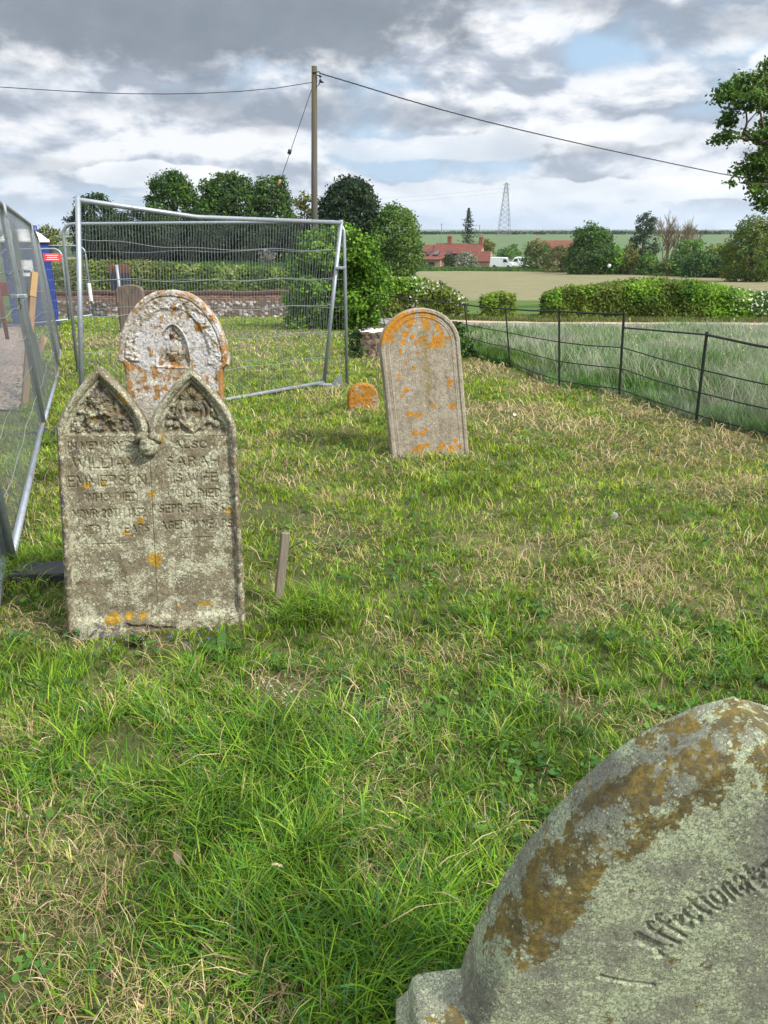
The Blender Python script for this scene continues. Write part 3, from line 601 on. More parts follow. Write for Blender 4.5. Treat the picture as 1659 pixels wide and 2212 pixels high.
# ---- tall round-headed stone with orange spots
S3 = stone('grey_limestone', (.20, .168, .120), (.32, .275, .205), (.42, .38, .31), .85, 55, (.55, .235, .02), .60, grime=(.14, .12, .085), grime_amt=.4, moss=(.30, .225, .035), bumpd=.003, msoft=.35, mamp=.5, mthr=.55)
def round_top(zs, w, z0, z1, p=2.0): return np.where(zs <= z0, w, w*np.sqrt(np.clip(1-((zs-z0)/(z1-z0))**p, 0, 1))+.0008)
def make_tall():
    zs = np.concatenate([[-.15, 0, .4, .7], .80+(1.075-.80)*(1-(1-np.linspace(0, 1, 44))**1.7)]); hh = round_top(zs, .298, .80, 1.075, 2.0)
    txt = line_strokes('IN LOVING', -.13, .15, .80, .028)
    def h(X, Z, de):
        H_ = -.010*(1-np.clip(de/.010, 0, 1))**2
        # moulded border: fillet, hollow, fillet
        H_ -= .007*sstep(.028, .032, de)-.004*sstep(.045, .049, de)+.004*sstep(.062, .067, de)
        H_ -= .004*np.exp(-((de-.054)/.004)**2)
        rng2 = np.random.default_rng(3); st = []
        for k, z in enumerate((.80, .745, .70, .64, .585, .54, .48, .43, .385, .33)):
            wv = (.15, .12, .17, .16, .13, .17, .10, .15, .16, .12)[k]; x = -wv
            while x < wv:
                hh_ = .022; st.append([(x, z), (x+.002, z+hh_)])
                if rng2.random() < .6: st.append([(x, z+hh_*rng2.random()), (x+.010, z+hh_*rng2.random())])
                x += rng2.choice([.013, .016, .020, .030])
        H_ -= strokes_depth(X, Z, st, .0035, .0026)*sstep(.35, .6, fbm(X*10, Z*10+5, 2))
        H_ += (fbm(X*26+4, Z*9, 4)-.5)*.003+(fbm(X*120, Z*60, 3)-.5)*.0016
        return H_
    ol = [(-.12, 1.03, .06), (-.18, .98, .06), (-.24, .91, .045), (-.06, 1.0, .05, .8), (.02, .86, .03, .9), (.10, 1.0, .04, .7), (.12, .82, .06, .7), (-.27, .87, .02), (-.03, 1.055, .03, .9, .012), (.04, 1.04, .03), (.05, .975, .035), (.06, .93, .028), (-.10, .91, .025), (-.05, .88, .02),
          (.14, .93, .018, 1.1, .04), (.165, .87, .018, 1.1, .045), (.21, .845, .022, 1.1, .012), (.16, .80, .03, 1.1, .012), (.07, .80, .035, 1.1, .018), (-.03, .835, .018), (-.13, .85, .02), (-.15, .80, .016, 1, .03), (-.20, .88, .012, 1, .04),
          (.24, .70, .01), (-.02, .76, .012), (.20, .53, .022), (.19, .50, .018), (-.14, .51, .026, .9, .02), (-.17, .47, .012), (-.18, .60, .010, .9, .03), (.19, .345, .02), (.22, .345, .015), (-.13, .33, .03, .9, .02), (-.06, .31, .03, .9, .015), (.06, .36, .015),
          (-.10, .18, .025), (-.05, .175, .02), (-.02, .19, .018), (-.09, .06, .03), (-.03, .075, .028, 1, .022), (-.13, .04, .02), (.08, .04, .022), (.11, .06, .02), (.16, .02, .03), (.20, .08, .02), (.23, .03, .02), (.04, .01, .02), (-.12, .70, .012, .8), (-.06, .66, .014, .8)]
    def mk(X, Y, Z, de):
        o = np.where(de < -.5, .3*sstep(.95, 1.05, Z), blobs(X, Z, ol)+.10*(fbm(X*20, Z*20, 2)-.5))
        g = .60*np.exp(-((X-.03)/.055)**2)*sstep(.2, .40, Z)*sstep(1.0, .9, Z); g = np.where(de < -.5, 0, g)
        return np.stack([o, g, X*0], -1)
    r_ = slab('headstone', [(zs, -hh, hh)], .12, h, mk, S3, .0036)
    p = P(931, 978, 5.86); p.z = ground_at(p.x, p.y)+.01; place(r_, p, 8, 4, -5.9); r_.scale = (1.035, 1.0, 1.05)
    tag(r_, 'tall round topped grey headstone speckled orange, leaning left of the iron railings', 'headstone', GRP)
make_tall()
# ---- little orange footstone
S4 = stone('orange_crusted_stone', (.20, .15, .09), (.32, .25, .16), (.42, .38, .31), .9, 30, (.42, .18, .015), .42, pale=None, grime=(.12, .07, .03), grime_amt=.5, bumpd=.006)
def make_small():
    zs = np.concatenate([[-.1, 0, .08], .13+(.285-.13)*(1-(1-np.linspace(0, 1, 26))**1.7)]); hh = round_top(zs, .158, .13, .285, 2.2)
    h = lambda X, Z, de: -.02*(1-np.clip(de/.02, 0, 1))**2+(fbm(X*40, Z*40, 4)-.5)*.010
    def mk(X, Y, Z, de):
        o = .35-.55*blobs(X, Z, [(-.05, .06, .035, 1, .022), (-.02, .20, .02), (-.06, .23, .02), (-.02, .11, .012), (.08, .085, .02), (.13, .05, .04, .7, .2), (0, .02, .2, .9, .02)])
        return np.stack([o+X*0, X*0, X*0], -1)
    r_ = slab('headstone', [(zs, -hh, hh)], .085, h, mk, S4, .005); p = G(786, 888); place(r_, p+Vector((0, 0, -.01)), 10, 3, -1)
    tag(r_, 'tiny knee high footstone covered in orange lichen', 'headstone', GRP)
make_small()
# ---- brown stone by the wall
S5 = stone('brown_stone', (.11, .075, .055), (.17, .12, .09), (.22, .17, .13), .35, 20, (.30, .20, .04), .66, grime=(.04, .03, .03), grime_amt=.8)
def make_brown():
    zs = np.concatenate([[-.1, 0, .5], .90+(1.06-.90)*(1-(1-np.linspace(0, 1, 20))**1.7)]); hh = round_top(zs, .31, .90, 1.06, 2.4)
    h = lambda X, Z, de: -.02*(1-np.clip(de/.02, 0, 1))**2+(fbm(X*14, Z*3, 4)-.5)*.02
    mk = lambda X, Y, Z, de: np.stack([.35*sstep(.98, 1.06, Z)+X*0, X*0, X*0], -1)
    r_ = slab('headstone', [(zs, -hh, hh)], .12, h, mk, S5, .02); p = P(288, 700, 17.2); p.z = ground_at(p.x, p.y)-.02; place(r_, p, -4, 0, -1.5)
    tag(r_, 'plain brown round topped headstone standing nearest the flint and brick wall', 'headstone', GRP)
make_brown()
# ---- big shouldered stone close to the camera
S6 = stone('grey_green_stone', (.135, .135, .10), (.20, .205, .145), (.345, .385, .235), 1.45, 120, (.30, .16, .05), .86, grime=(.13, .125, .105), grime_amt=.42, fine=1.5, moss=(.20, .135, .02), bumpd=.0025, mamp=1.15)
def make_near():
    pts = [(1.002, 0), (1.0, .018), (.993, .045), (.978, .075), (.955, .110), (.934, .140), (.898, .182), (.838, .230), (.776, .270), (.697, .317), (.582, .366), (.517, .388), (.426, .410), (.412, .412)]
    za = np.array([p[0] for p in pts[::-1]]); ha = np.array([p[1] for p in pts[::-1]]); ha[-1] = .001
    zf = np.linspace(.412, 1.002, 70); hf = np.interp(zf, za, ha); hs = hf.copy()
    for _ in range(3): hs[1:-1] = (hs[:-2]+2*hs[1:-1]+hs[2:])/4
    zs = np.concatenate([[-.15, 0, .25, .335, .345, .36, .392, .400], zf]); hh = np.concatenate([[.535, .535, .532, .530, .520, .508, .500, .492], hs])
    st = []; hgt = .062
    def arc_text(word, cx, cz, rad, a0, a1):
        ks = ['g_'+c for c in word]; tot = sum(GL[k][0]+.11 for k in ks); sc = (a1-a0)*rad/tot; a = a0
        for k in ks:
            for s_ in GL[k][1]: st.append([(cx+(rad+pz*hgt-.03)*math.sin(a+px*sc/rad), cz+(rad+pz*hgt-.03)*math.cos(a+px*sc/rad)) for px, pz in s_])
            a += (GL[k][0]+.11)*sc/rad
    arc_text('Affectionate', .27, .38, .45, R(-62), R(-30)); arc_text('Remembrance', -.20, .38, .45, R(30), R(62))
    st += [[(-.195, .535), (-.15, .522), (-.105, .516)]]
    def h(X, Z, de):
        H_ = -.035*(1-np.clip(de/.040, 0, 1))**1.6
        H_ -= strokes_depth(X, Z, st, .0046, .0050)*(.45+.7*sstep(.30, .5, fbm(X*9+1, Z*9+5, 3)))
        H_ += (fbm(X*16+9, Z*16, 4)-.5)*.006+(fbm(X*150, Z*150, 3)-.5)*.0016
        return H_
    def mk(X, Y, Z, de):
        # moss rides on the top and shoulders, patchy
        top = np.where(de < -.5, 1.0, sstep(.11, .055, de))
        g = top*(.30+.50*fbm(X*6+3, (Z+Y)*6+1, 3))*sstep(.47, .60, Z)
        edge = (de < -.5)*sstep(.02, .085, Y)*sstep(.62, .80, fbm(X*9, Z*9, 2)+.22)*.2
        g = g*1.10-.45*sstep(.05, .085, Y-.045*sstep(-.28, -.1, X))-edge*.5
        g = np.maximum(g, .55*blobs(X, Z+Y*0, [(-.435, .40, .035)])*sstep(.09, .02, Y)*(de < .03))
        b = .25*blobs(X, Z, [(-.1, .55, .06)])
        o = .10*blobs(X, Z, [(-.25, .60, .06), (-.02, .78, .05)])
        d = blobs(X, Z, [(-.12, .36, .05, .5, .16)])
        return np.stack([o+X*0, np.clip(g, 0, 1), X*0], -1)
    r_ = slab('headstone', [(zs, -hh, hh)], .115, h, mk, S6, .0024, back_round=.008, ks=26)
    place(r_, Vector((.553, .925, 0)), 0, 0, 0)
    tag(r_, 'shouldered grey green headstone with gothic lettering and mustard moss along its top, nearest of all', 'headstone', GRP)
make_near()

# ================================================================== SITE FENCE PANELS
def frame_path(BL, BR, TL, TR, rc, mid=None):
    pts = [BL]
    def corner(a, b, c):
        out = []; u = (a-b).normalized(); v = (c-b).normalized()
        for k in range(7):
            t = k/6*math.pi/2; out.append(b+u*rc*(1-math.sin(t))+v*rc*(1-math.cos(t)))
        return out
    if rc: pts += corner(BL, TL, TR)
    else: pts += [TL]
    if mid: pts += mid
    if rc: pts += corner(TL, TR, BR)
    else: pts += [TR]
    return pts+[BR]
def panel(label, BL, BR, TL, TR, rc=.12, mid=None, r=.021, kink=.02, nv=90, nh=6, seed=1, wr=.0013, clamp=None):
    BL, BR, TL, TR = map(Vector, (BL, BR, TL, TR)); o = (BL+BR)/2; root = empty('mesh_fence', o)
    q = [v-o for v in (BL, BR, TL, TR)]; rd = random.Random(seed)
    m = MB()
    mids = [Vector(v)-o for v in mid] if mid else None
    if rc: m.tube(frame_path(q[0], q[1], q[2], q[3], rc, mids), r, 10)
    else:
        m.tube([q[0], q[2]+(q[2]-q[0]).normalized()*.03], r, 10); m.tube([q[1], q[3]+(q[3]-q[1]).normalized()*.03], r, 10); m.tube([q[2]]+(mids or [])+[q[3]], r, 10)
    m.tube([q[0], q[1]], r*.95, 10)
    m.build('frame', M_galv, root, True)
    w_ = MB(); topl = [q[2]]+(mids or [])+[q[3]]
    def top(u):
        s = [0.]
        for a, b in zip(topl[:-1], topl[1:]): s.append(s[-1]+(b-a).length)
        t = u*s[-1]
        for i in range(len(topl)-1):
            if t <= s[i+1]+1e-9: return topl[i].lerp(topl[i+1], (t-s[i])/(s[i+1]-s[i]))
        return topl[-1]
    nrm = (q[1]-q[0]).cross(q[2]-q[0]).normalized(); wave = [rd.uniform(-1, 1) for _ in range(6)]
    def pt(u, v):
        e = math.sin(math.pi*u)*math.sin(math.pi*v)
        return q[0].lerp(q[1], u).lerp(top(u), v)+nrm*kink*e*(wave[0]*2+wave[1]*math.sin(6*u+v*3)+wave[2]*math.sin(11*v+2*u))
    for i in range(1, nv):
        u = i/nv; w_.tube([pt(u, v) for v in (0, .25, .5, .75, 1)], wr, 3, False)
    for j in range(1, nh+1):
        v = j/(nh+1)+.01*math.sin(j*3.1); w_.tube([pt(u/24, v+(.006*math.sin(u*.9+j) if 0 < u < 24 else 0)) for u in range(25)], wr*2.1, 4, False)
    w_.build('wire_mesh', M_wire, root)
    if clamp:
        c = MB(); cp = Vector(clamp)-o
        c.box(cp, (.13, .05, .035), bev=.006); c.tube([cp+Vector((0, -.05, 0)), cp+Vector((0, .05, 0))], .009, 6); c.box(cp+Vector((0, -.045, 0)), (.026, .012, .026), bev=.004); c.build('clamp', M_galv, root)
    tag(root, label, 'fence panel', 'galvanised temporary fence panels'); return root
# right-hand pair, across the lawn
panel('front mesh panel with kinked top rail, behind the crusted headstone', P(178, 918, 7.05), P(700, 826, 9.55), P(168, 432, 7.25), P(737, 481, 9.75), 0, [P(425, 469, 8.45)], r=.023, kink=.012, nh=5, seed=3)
panel('rear mesh panel with rounded corner, meeting the kinked panel at its right end', P(172, 836, 10.2), P(750, 836, 9.70), P(134, 484, 10.25), P(743, 479, 9.86), .14, None, kink=.008, nh=5, seed=5, clamp=P(736, 579, 9.68))
# left-hand run going away
j0 = Vector((-.80, .58, .03)); j1 = G(12, 1221); j2 = G(93, 924); j3 = P(126, 803, 10.1); j4 = P(131, 757, 13.0)
def up(v, h=1.95, dx=0, dy=0): return Vector((v.x+dx, v.y+dy, v.z+h))
for v in (j1, j2): v.z += .04
t1 = up(j1, 1.96, -.05); t2 = P(2, 441, 6.72); t3 = P(64, 484, 10.1); t4 = P(80, 513, 13.0)
panel('nearest mesh panel at the left edge, almost wholly out of frame', j0, j1, up(j0), t1, .12, r=.022, seed=11)
panel('left mesh panel with long white lower rail, beside the double headstone', j1+Vector((.03, .02, 0)), j2, t1+Vector((.02, .02, 0)), t2, .12, r=.024, kink=.05, seed=12, clamp=P(41, 640, 6.68))
panel('second mesh panel in the receding row, in front of the portable toilet', j2+Vector((-.01, .05, 0)), j3, t2+Vector((-.01, .05, 0)), t3, .12, r=.022, kink=.06, seed=13)
panel('third mesh panel in the receding row, its lower rail in the lawn', j3+Vector((-.01, .05, 0)), j4, t3+Vector((-.01, .05, 0)), t4, .12, r=.022, kink=.04, seed=14, nv=70)
fp = panel('far mesh panel closing the compound, with a white sleeve on its post', P(60, 700, 20.5), P(201, 680, 20.5), P(48, 531, 20.5), P(183, 531, 20.5), .2, None, seed=15, nv=40, wr=.002)
panel('far mesh panel with a round corner, beside the blue toilet', P(0, 706, 18.5), P(149, 690, 18.5), P(0, 539, 18.5), P(133, 537, 18.5), .2, None, seed=16, nv=40, wr=.002)
M_white = simple('white_plastic', (.75, .75, .74), .5, var=.06)
M_redsign = simple('red_sign_board', (.62, .07, .07), .5, var=.15)
m = MB(); m.tube([P(192, 612, 20.45), P(197, 650, 20.45)], .045, 10); ob = m.build('white_sleeve', M_white, fp); ob.location = -fp.location
sgn_c = P(113, 556, 18.42); sr = empty('warning_sign', sgn_c)
m = MB(); m.box((0, 0, 0), (.40, .012, .17), bev=.004); m.build('board', M_redsign, sr)
m = MB()
for k, zz in enumerate((.045, 0, -.045)): m.box((0, -.0085, zz), (.28-.05*(k % 2), .003, .016))
m.build('lettering', M_white, sr); tag(sr, 'small red sign with white lines hung on the far fence panel', 'sign')
# feet
def foot(c, rz, label):
    root = empty('ballast_block', c, rz); m = MB(); m.prism([(-.36, -.05), (.36, -.05), (.35, .03), (.20, .045), (.12, .07), (-.12, .07), (-.20, .045), (-.35, .03)], -.08, .08)
    for y in (-.04, .04): m.box((0, y, .035), (.66, .016, .03))
    m.build('rubber_body', M_rubber, root); tag(root, label, 'fence foot', 'rubber feet under the fence panels')
    return root
foot(G(78, 1252)+Vector((.05, 0, -.005)), R(6), 'dark rubber fence foot left of the double headstone')
foot(G(98, 934)+Vector((.03, 0, -.045)), R(-6), 'grey rubber fence foot at the joint of the left panels')
m = MB(); q = G(735, 838); fr = empty('ground_stay', q)
m.prism([(-.16, 0), (.03, 0), (.015, .17)], -.03, .03); m.build('gusset', M_galv, fr)
m = MB(); m.tube([(-.30, .01, .03), (.02, -.01, .035)], .024, 8); m.build('tube', M_galv, fr, True); tag(fr, 'short galvanised foot stay under the meeting fence posts', 'fence stay')

# timber props, barrier, toilet behind the mesh
M_ochre = simple('ochre_paint', (.28, .18, .08), .7, var=.15)
def prop(a, b, wd, label, tip=False):
    root = empty('timber_post', b); m = MB(); a = Vector(a)-Vector(b)
    m.tube([(0, 0, -.1), a], wd, 4); m.build('shaft', M_wood2, root)
    if tip: m = MB(); m.tube([a*.82, a*1.01], wd*1.06, 4); m.build('painted_tip', M_ochre, root)
    tag(root, label, 'timber post')
M_wood2 = simple('fresh_timber', (.20, .135, .085), .9, var=.3, sc=12, bmp=.3)
prop(P(74, 592, 8.6), G(48, 876), .042, 'timber post with ochre top, seen through the left mesh panel', True)
prop(P(95, 730, 9.4), P(62, 790, 9.0), .05, 'short tilted timber offcut behind the left mesh panel')
M_redb = simple('red_barrier_plastic', (.20, .04, .04), .5)
br = empty('barrier', P(-14, 690, 12.0)); m = MB()
m.tube([(0, 0, -.3), (0, 0, .75)], .03, 8); m.tube([(.16, 0, -.3), (.16, 0, .7)], .03, 8); m.build('post', M_redb, br, True); m = MB(); m.box((.06, 0, .45), (.5, .03, .2), bev=.01); m.build('panel', M_redb, br)
tag(br, 'dull red plastic barrier at the left edge behind the mesh', 'barrier')
M_blue = simple('blue_toilet_plastic', (.012, .032, .19), .45, var=.12, sc=4, spec=.4)
M_blue2 = simple('dark_blue_plastic', (.03, .05, .13), .5, var=.15, sc=4)
def toilet():
    c = P(66, 690, 19.9); c = Vector((c.x, c.y+.3, ground_at(c.x, c.y+.3))); root = empty('portable_toilet', c, R(24)); W, D_, Ht = 1.05, 1.1, 1.98
    m = MB(); m.box((0, 0, Ht/2+.08), (W, D_, Ht), bev=.03)
    for k in range(5): m.box((W/2+.012, -.38+k*.19, Ht/2+.08), (.028, .07, Ht*.86), bev=.006)
    m.build('cabin', M_blue, root)
    m = MB(); m.box((0, -D_/2-.02, Ht/2+.05), (.72, .035, Ht*.9), bev=.01); d = m.build('door', M_blue2, root)
    m = MB(); m.box((.28, -D_/2-.05, 1.0), (.06, .04, .14), bev=.01); m.build('handle', M_white, d)
    m = MB(); m.box((-.03, -D_/2-.044, 1.42), (.30, .006, .38)); m.build('notice', M_white, root)
    m = MB(); m.box((-.03, -D_/2-.05, 1.34), (.16, .004, .05)); m.build('notice_print', M_blue2, root)
    m = MB(); n = 9; vs = []
    for j in range(n):
        for i in range(n):
            u, v = i/(n-1)*2-1, j/(n-1)*2-1; vs.append((u*(W/2+.04), v*(D_/2+.04), Ht+.08+.26*(1-abs(u)**2.5)*(1-abs(v)**2.5)))
    m.add(vs, [(j*n+i, j*n+i+1, (j+1)*n+i+1, (j+1)*n+i) for j in range(n-1) for i in range(n-1)]); m.box((0, 0, Ht+.06), (W+.1, D_+.1, .06)); m.build('roof', M_white, root, True)
    m = MB(); m.tube([(.3, .3, Ht+.1), (.3, .3, Ht+.42)], .06, 10); m.build('vent_pipe', M_blue, root, True)
    m = MB(); m.box((0, 0, .05), (W+.06, D_+.06, .1), bev=.01); m.build('base', M_blue2, root)
    tag(root, 'blue portable toilet with white domed roof, behind the left fence', 'toilet')
toilet()

# ================================================================== IRON RAILINGS
posts = [((787, 697), (770, 632)), ((835, 716), (815, 635)), ((880, 728), (870, 640)), ((941, 746), (926, 648)), ((1018, 770), (1002, 656)), ((1102, 796), (1092, 665)), ((1208, 838), (1208, 670)), ((1337, 860), (1348, 676)), ((1503, 915), (1527, 719)), ((1712, 968), (1752, 762)), ((1985, 1050), (2050, 830))]
def railings():
    B = [G(*b) for b, t in posts]; T = []
    for (b, t), g in zip(posts, B):
        T.append(P(*t, g.y))
    o = Vector(B[6]); root = empty('iron_fence', o)
    for i, (b, t) in enumerate(zip(B, T)):
        m = MB(); d = (t-b); ax = d.normalized(); side = (B[min(i+1, len(B)-1)]-B[max(i-1, 0)]).normalized(); nn = side.cross(ax).normalized(); M3 = Matrix((side, nn, ax)).transposed()
        m.box((b+t)/2-o+ax*-.06, (.034, .012, d.length+.14), M3, bev=.002); m.build('post', M_iron, root)
    def rail(f, r, name='rail', rg=None):
        m = MB(); pts = []
        rgi = rg or range(len(B))
        for i in rgi:
            p = B[i].lerp(T[i], f)-o; pts.append(p)
            if i != list(rgi)[-1]: pts.append(p.lerp(B[i+1].lerp(T[i+1], f)-o, .5)+Vector((0, 0, -.008+.004*math.sin(i*2+f*9))))
        m.tube(pts, r, 6); m.build(name, M_iron, root)
    rail(.985, .0115, 'top_rail', range(0, 8)); rail(.98, .0115, 'top_rail', range(8, len(B)))
    p = B[7].lerp(T[7], .83)-o; m = MB(); m.tube([p, B[8].lerp(T[8], .98)-o], .0095, 6); m.build('top_rail', M_iron, root)
    for f in (.60, .35, .10): rail(f, .0068)
    tag(root, 'low rusty black iron estate railings along the edge of the churchyard', 'railings')
    return B
FB = railings()
fy = np.array([b.y for b in FB][::-1]); fx = np.array([b.x for b in FB][::-1])
def fence_x(y): return np.interp(y, fy, fx)

# ================================================================== GRASS
def blades(name, px, py, pz, h, az, lean, wid, col, seg=2, label=None, cat=None, twist=None):
    n = len(px); dx, dy = np.cos(az), np.sin(az); tw = az+np.pi/2+(rng.random(n)-.5)*1.6; wx, wy = np.cos(tw), np.sin(tw)
    V = []; lv = [(0, 1.0), (.55, .8)] if seg == 2 else [(0, 1.0), (.38, .95), (.72, .65)]
    def at(t):
        r = h*lean*(t**1.8); z = h*t*np.sqrt(np.clip(1-(lean*.75*t)**2, .12, 1)); return px+dx*r, py+dy*r, pz+z
    for t, k in lv:
        x, y, z = at(t); V.append(np.stack([x-wx*wid*k/2, y-wy*wid*k/2, z], -1)); V.append(np.stack([x+wx*wid*k/2, y+wy*wid*k/2, z], -1))
    x, y, z = at(1.0); V.append(np.stack([x, y, z], -1))
    k = len(V); V = np.stack(V, 1).reshape(-1, 3); b = np.arange(n)*k
    quads = np.concatenate([np.stack([b+2*s, b+2*s+1, b+2*s+3, b+2*s+2], -1) for s in range(len(lv)-1)])
    tri = np.stack([b+k-3, b+k-2, b+k-1], -1)
    return V, quads, tri, np.repeat(col, k, 0)
def join_blades(name, parts, material=M_grass):
    base = 0; Vs = []; Q = []; T = []; Cc = []
    for V, q, t, c in parts: Vs.append(V); Q.append(q+base); T.append(t+base); Cc.append(c); base += len(V)
    return arr_mesh(name, np.concatenate(Vs), [np.concatenate(Q), np.concatenate(T)], material, cols={'tint': np.concatenate(Cc)})
def gp(px, py): v = G(px, py); return v.x, v.y
# patches seen on the lawn: (px,py, radius x m, radius y m, strength)
DRY = [(60, 1950, .34, .42, .55), (60, 1780, .25, .2, .4), (180, 2100, .2, .15, .5), (60, 2180, .4, .2, .45), (860, 1870, .14, .16, .55), (800, 1550, .10, .07, .8), (340, 1405, .16, .09, 1.), (610, 1500, .13, .10, 1.), (1240, 1540, .14, .12, .6),
       (1230, 1360, .12, .12, .6), (1060, 890, .6, .5, .9), (1200, 925, .8, .45, .75), (1420, 980, .9, .5, .6), (1030, 800, .5, .9, .8), (1150, 850, .4, .5, .6), (1380, 900, .35, .45, .9), (1560, 960, .5, .3, .95), (560, 720, 1.6, .9, .8), (500, 750, 1.4, .7, .4), (230, 745, .9, 1., .8),
       (620, 1045, .3, .2, .6), (1600, 1060, .7, .4, .5), (1400, 1290, .5, .4, .45), (1100, 1180, .4, .3, .35), (90, 1360, .3, .12, .7), (720, 1170, .2, .2, .5), (780, 1210, .14, .14, .6), (1380, 1190, .3, .25, .4), (700, 940, .4, .4, .4), (440, 1100, .3, .3, .3), (300, 730, 1, 1, .5), (60, 1060, .5, .5, .3)]
LUSH = [(660, 1330, .20, .26, 1.), (450, 1480, .34, .22, .9), (620, 1640, .34, .28, 1.), (480, 1730, .35, .25, .8), (700, 1730, .22, .2, .9), (850, 1760, .25, .2, .6), (380, 1560, .4, .2, .6), (150, 1620, .4, .25, .5), (650, 1980, .32, .3, .7), (900, 1960, .25, .3, .6), (60, 1250, .25, .3, 1.), (100, 1460, .3, .2, .5), (520, 840, .7, .6, .9), (590, 790, .7, .5, .5), (920, 985, .35, .18, .9), (830, 2060, .3, .25, .9),
        (1150, 990, .4, .2, .5), (1220, 860, .6, .3, .7), (1000, 1400, .3, .3, .4), (1330, 1240, .3, .25, .5), (1000, 1050, .5, .25, .5), (230, 800, .8, .8, .7), (1190, 1500, .3, .2, .4), (1500, 1400, .4, .3, .5), (1100, 1600, .3, .2, .4), (30, 1000, .6, .8, .8), (120, 700, 1.0, 1.2, .8)]
DRYg = [(*gp(a, b), rx, ry, k) for a, b, rx, ry, k in DRY]; LUSHg = [(*gp(a, b), rx, ry, k) for a, b, rx, ry, k in LUSH]
def patch(x, y, L):
    m = np.zeros_like(x)
    wx = (fbm(x*5+7, y*5, 3)-.5)*.25; wy = (fbm(x*5, y*5+7, 3)-.5)*.25
    for cx, cy, rx, ry, k in L: m = np.maximum(m, k*(1-sstep(.45, 1.25, np.hypot((x-cx+wx)/rx, (y-cy+wy)/ry))))
    return m
foot_rects = []
for o in list(C.objects):
    if o.name.startswith('headstone'):
        bb = [Vector(c) for c in o.bound_box]; foot_rects.append((o.location.copy(), o.rotation_euler.z, min(b.x for b in bb)-.005, max(b.x for b in bb)+.005))
def clear_of_stones(x, y):
    ok = np.ones(len(x), bool)
    for loc, rz, x0, x1 in foot_rects:
        if loc.z < -.1 and loc.y > 12: pass
        dx, dy = x-loc.x, y-loc.y; lx = dx*math.cos(rz)+dy*math.sin(rz); ly = -dx*math.sin(rz)+dy*math.cos(rz)
        ok &= ~((lx > x0) & (lx < x1) & (ly > -.012) & (ly < .14))
    return ok
def lawn():
    ds = np.linspace(.35, 27, 4000); half = .60*ds+.9; rho = 24000/(1+(ds/2.5)**1.95)
    cdf = np.cumsum(half*2*rho); NT = int(cdf[-1]*(ds[1]-ds[0])); cdf /= cdf[-1]; NT = min(NT, 1400000); print('blades', NT)
    y = np.interp(rng.random(NT), cdf, ds); x = (rng.random(NT)*2-1)*(.60*y+.9)
    # clump: pull roots to tuft centres
    cl = rng.random(NT) < .72; gs = .035+.006*y; gs = np.maximum(.03, .02*np.round(gs/.02)); gx = np.round(x/gs+rng.normal(0, .12, NT)); gy = np.round(y/gs+rng.normal(0, .12, NT))
    jx = vn(gx*3.7+.5, gy*5.1+.5)-.5; jy = vn(gx*2.9+9.5, gy*4.3+.5)-.5
    gcx = (gx+jx)*gs; gcy = (gy+jy)*gs; ox = rng.normal(0, .16, NT)*gs; oy = rng.normal(0, .16, NT)*gs; radial = np.arctan2(oy, ox)
    gxi, gyi = gx.astype(int), gy.astype(int); gx = np.where(cl, gxi, 0); th1 = _h[(gxi*7+gyi*13) % 256, (gyi*5+gxi*3) % 256]; th2 = _h[(gxi*11+gyi*3) % 256, (gyi*17+gxi) % 256]; th1 = np.where(cl, th1, rng.random(NT)); th2 = np.where(cl, th2, rng.random(NT))
    x = np.where(cl, gcx+ox, x); y = np.where(cl, gcy+oy, y)
    ok = (y > .3) & (x < fence_x(np.clip(y, fy.min(), fy.max()))-.02) | ((y > .3) & (y > fy.max()) & (x < .6)); ok &= clear_of_stones(x, y)
    ok &= ~((y > 25.6)); ok &= ~((y > 18) & (x > -1.2))
    dens = patch(x, y, [(*gp(340, 1408), .17, .07, 1.3), (*gp(610, 1503), .15, .12, 1.4), (*gp(800, 1548), .09, .06, 1.1), (*gp(1235, 1345), .09, .08, 1.), (*gp(1240, 1545), .09, .07, .9), (*gp(860, 1900), .06, .05, .9), (*gp(730, 1170), .2, .12, .7)])
    ok &= ~((x < np.interp(y, GVY, GVX)+(fbm(x*3, y*3, 2)-.5)*.5) & (y > GVY[0]-.2) & (y < GVY[-1]))
    dens = np.maximum(dens, .8*sstep(.68, .76, fbm(x*2.3+31, y*2.3+12, 3)))
    ok &= rng.random(NT) > dens*1.05
    x, y = x[ok], y[ok]; n = len(x); cl, radial, th1, th2 = cl[ok], radial[ok], th1[ok], th2[ok]
    z = gz(x, y)-.006
    f1 = fbm(x*.8+3, y*.8+8, 4); f2 = fbm(x*3.1+1, y*3.1+4, 3); f3 = fbm(x*9+5, y*9, 2)
    fd_ = fence_x(np.clip(y, fy.min(), fy.max()))-x
    dry = np.clip(patch(x, y, DRYg)+.75*sstep(.75, .15, fd_)*sstep(.3, .45, f2)+sstep(.55, .68, f2)*.45+sstep(.56, .68, f1)*.30+.02, 0, 1); lush = np.clip(patch(x, y, LUSHg)+sstep(.55, .72, f1)*.35, 0, 1)
    lush = lush*(1-.6*dry); dry = dry*(1-.7*lush)
    long_ = lush*sstep(6.5, 3.0, y)+lush*.35
    h = (.030+.032*f3+.008*sstep(3, 7, y)+.020*sstep(3.0, 1.6, y)*(.4+f2)+.058*np.clip(long_, 0, 1.3)*(.5+f3))*(.55+.8*rng.random(n))
    h *= (1-.45*dry)*.84
    h = np.where(rng.random(n) < .012, h*1.5, h)
    wind = 2*np.pi*fbm(x*3.2+9, y*3.2+2, 2)*2.6; az = np.where(rng.random(n) < .45, wind+rng.normal(0, .7, n), rng.random(n)*2*np.pi); az = np.where(cl & (rng.random(n) < .7), radial+rng.normal(0, .5, n), az); h = h*(.55+.95*th1)
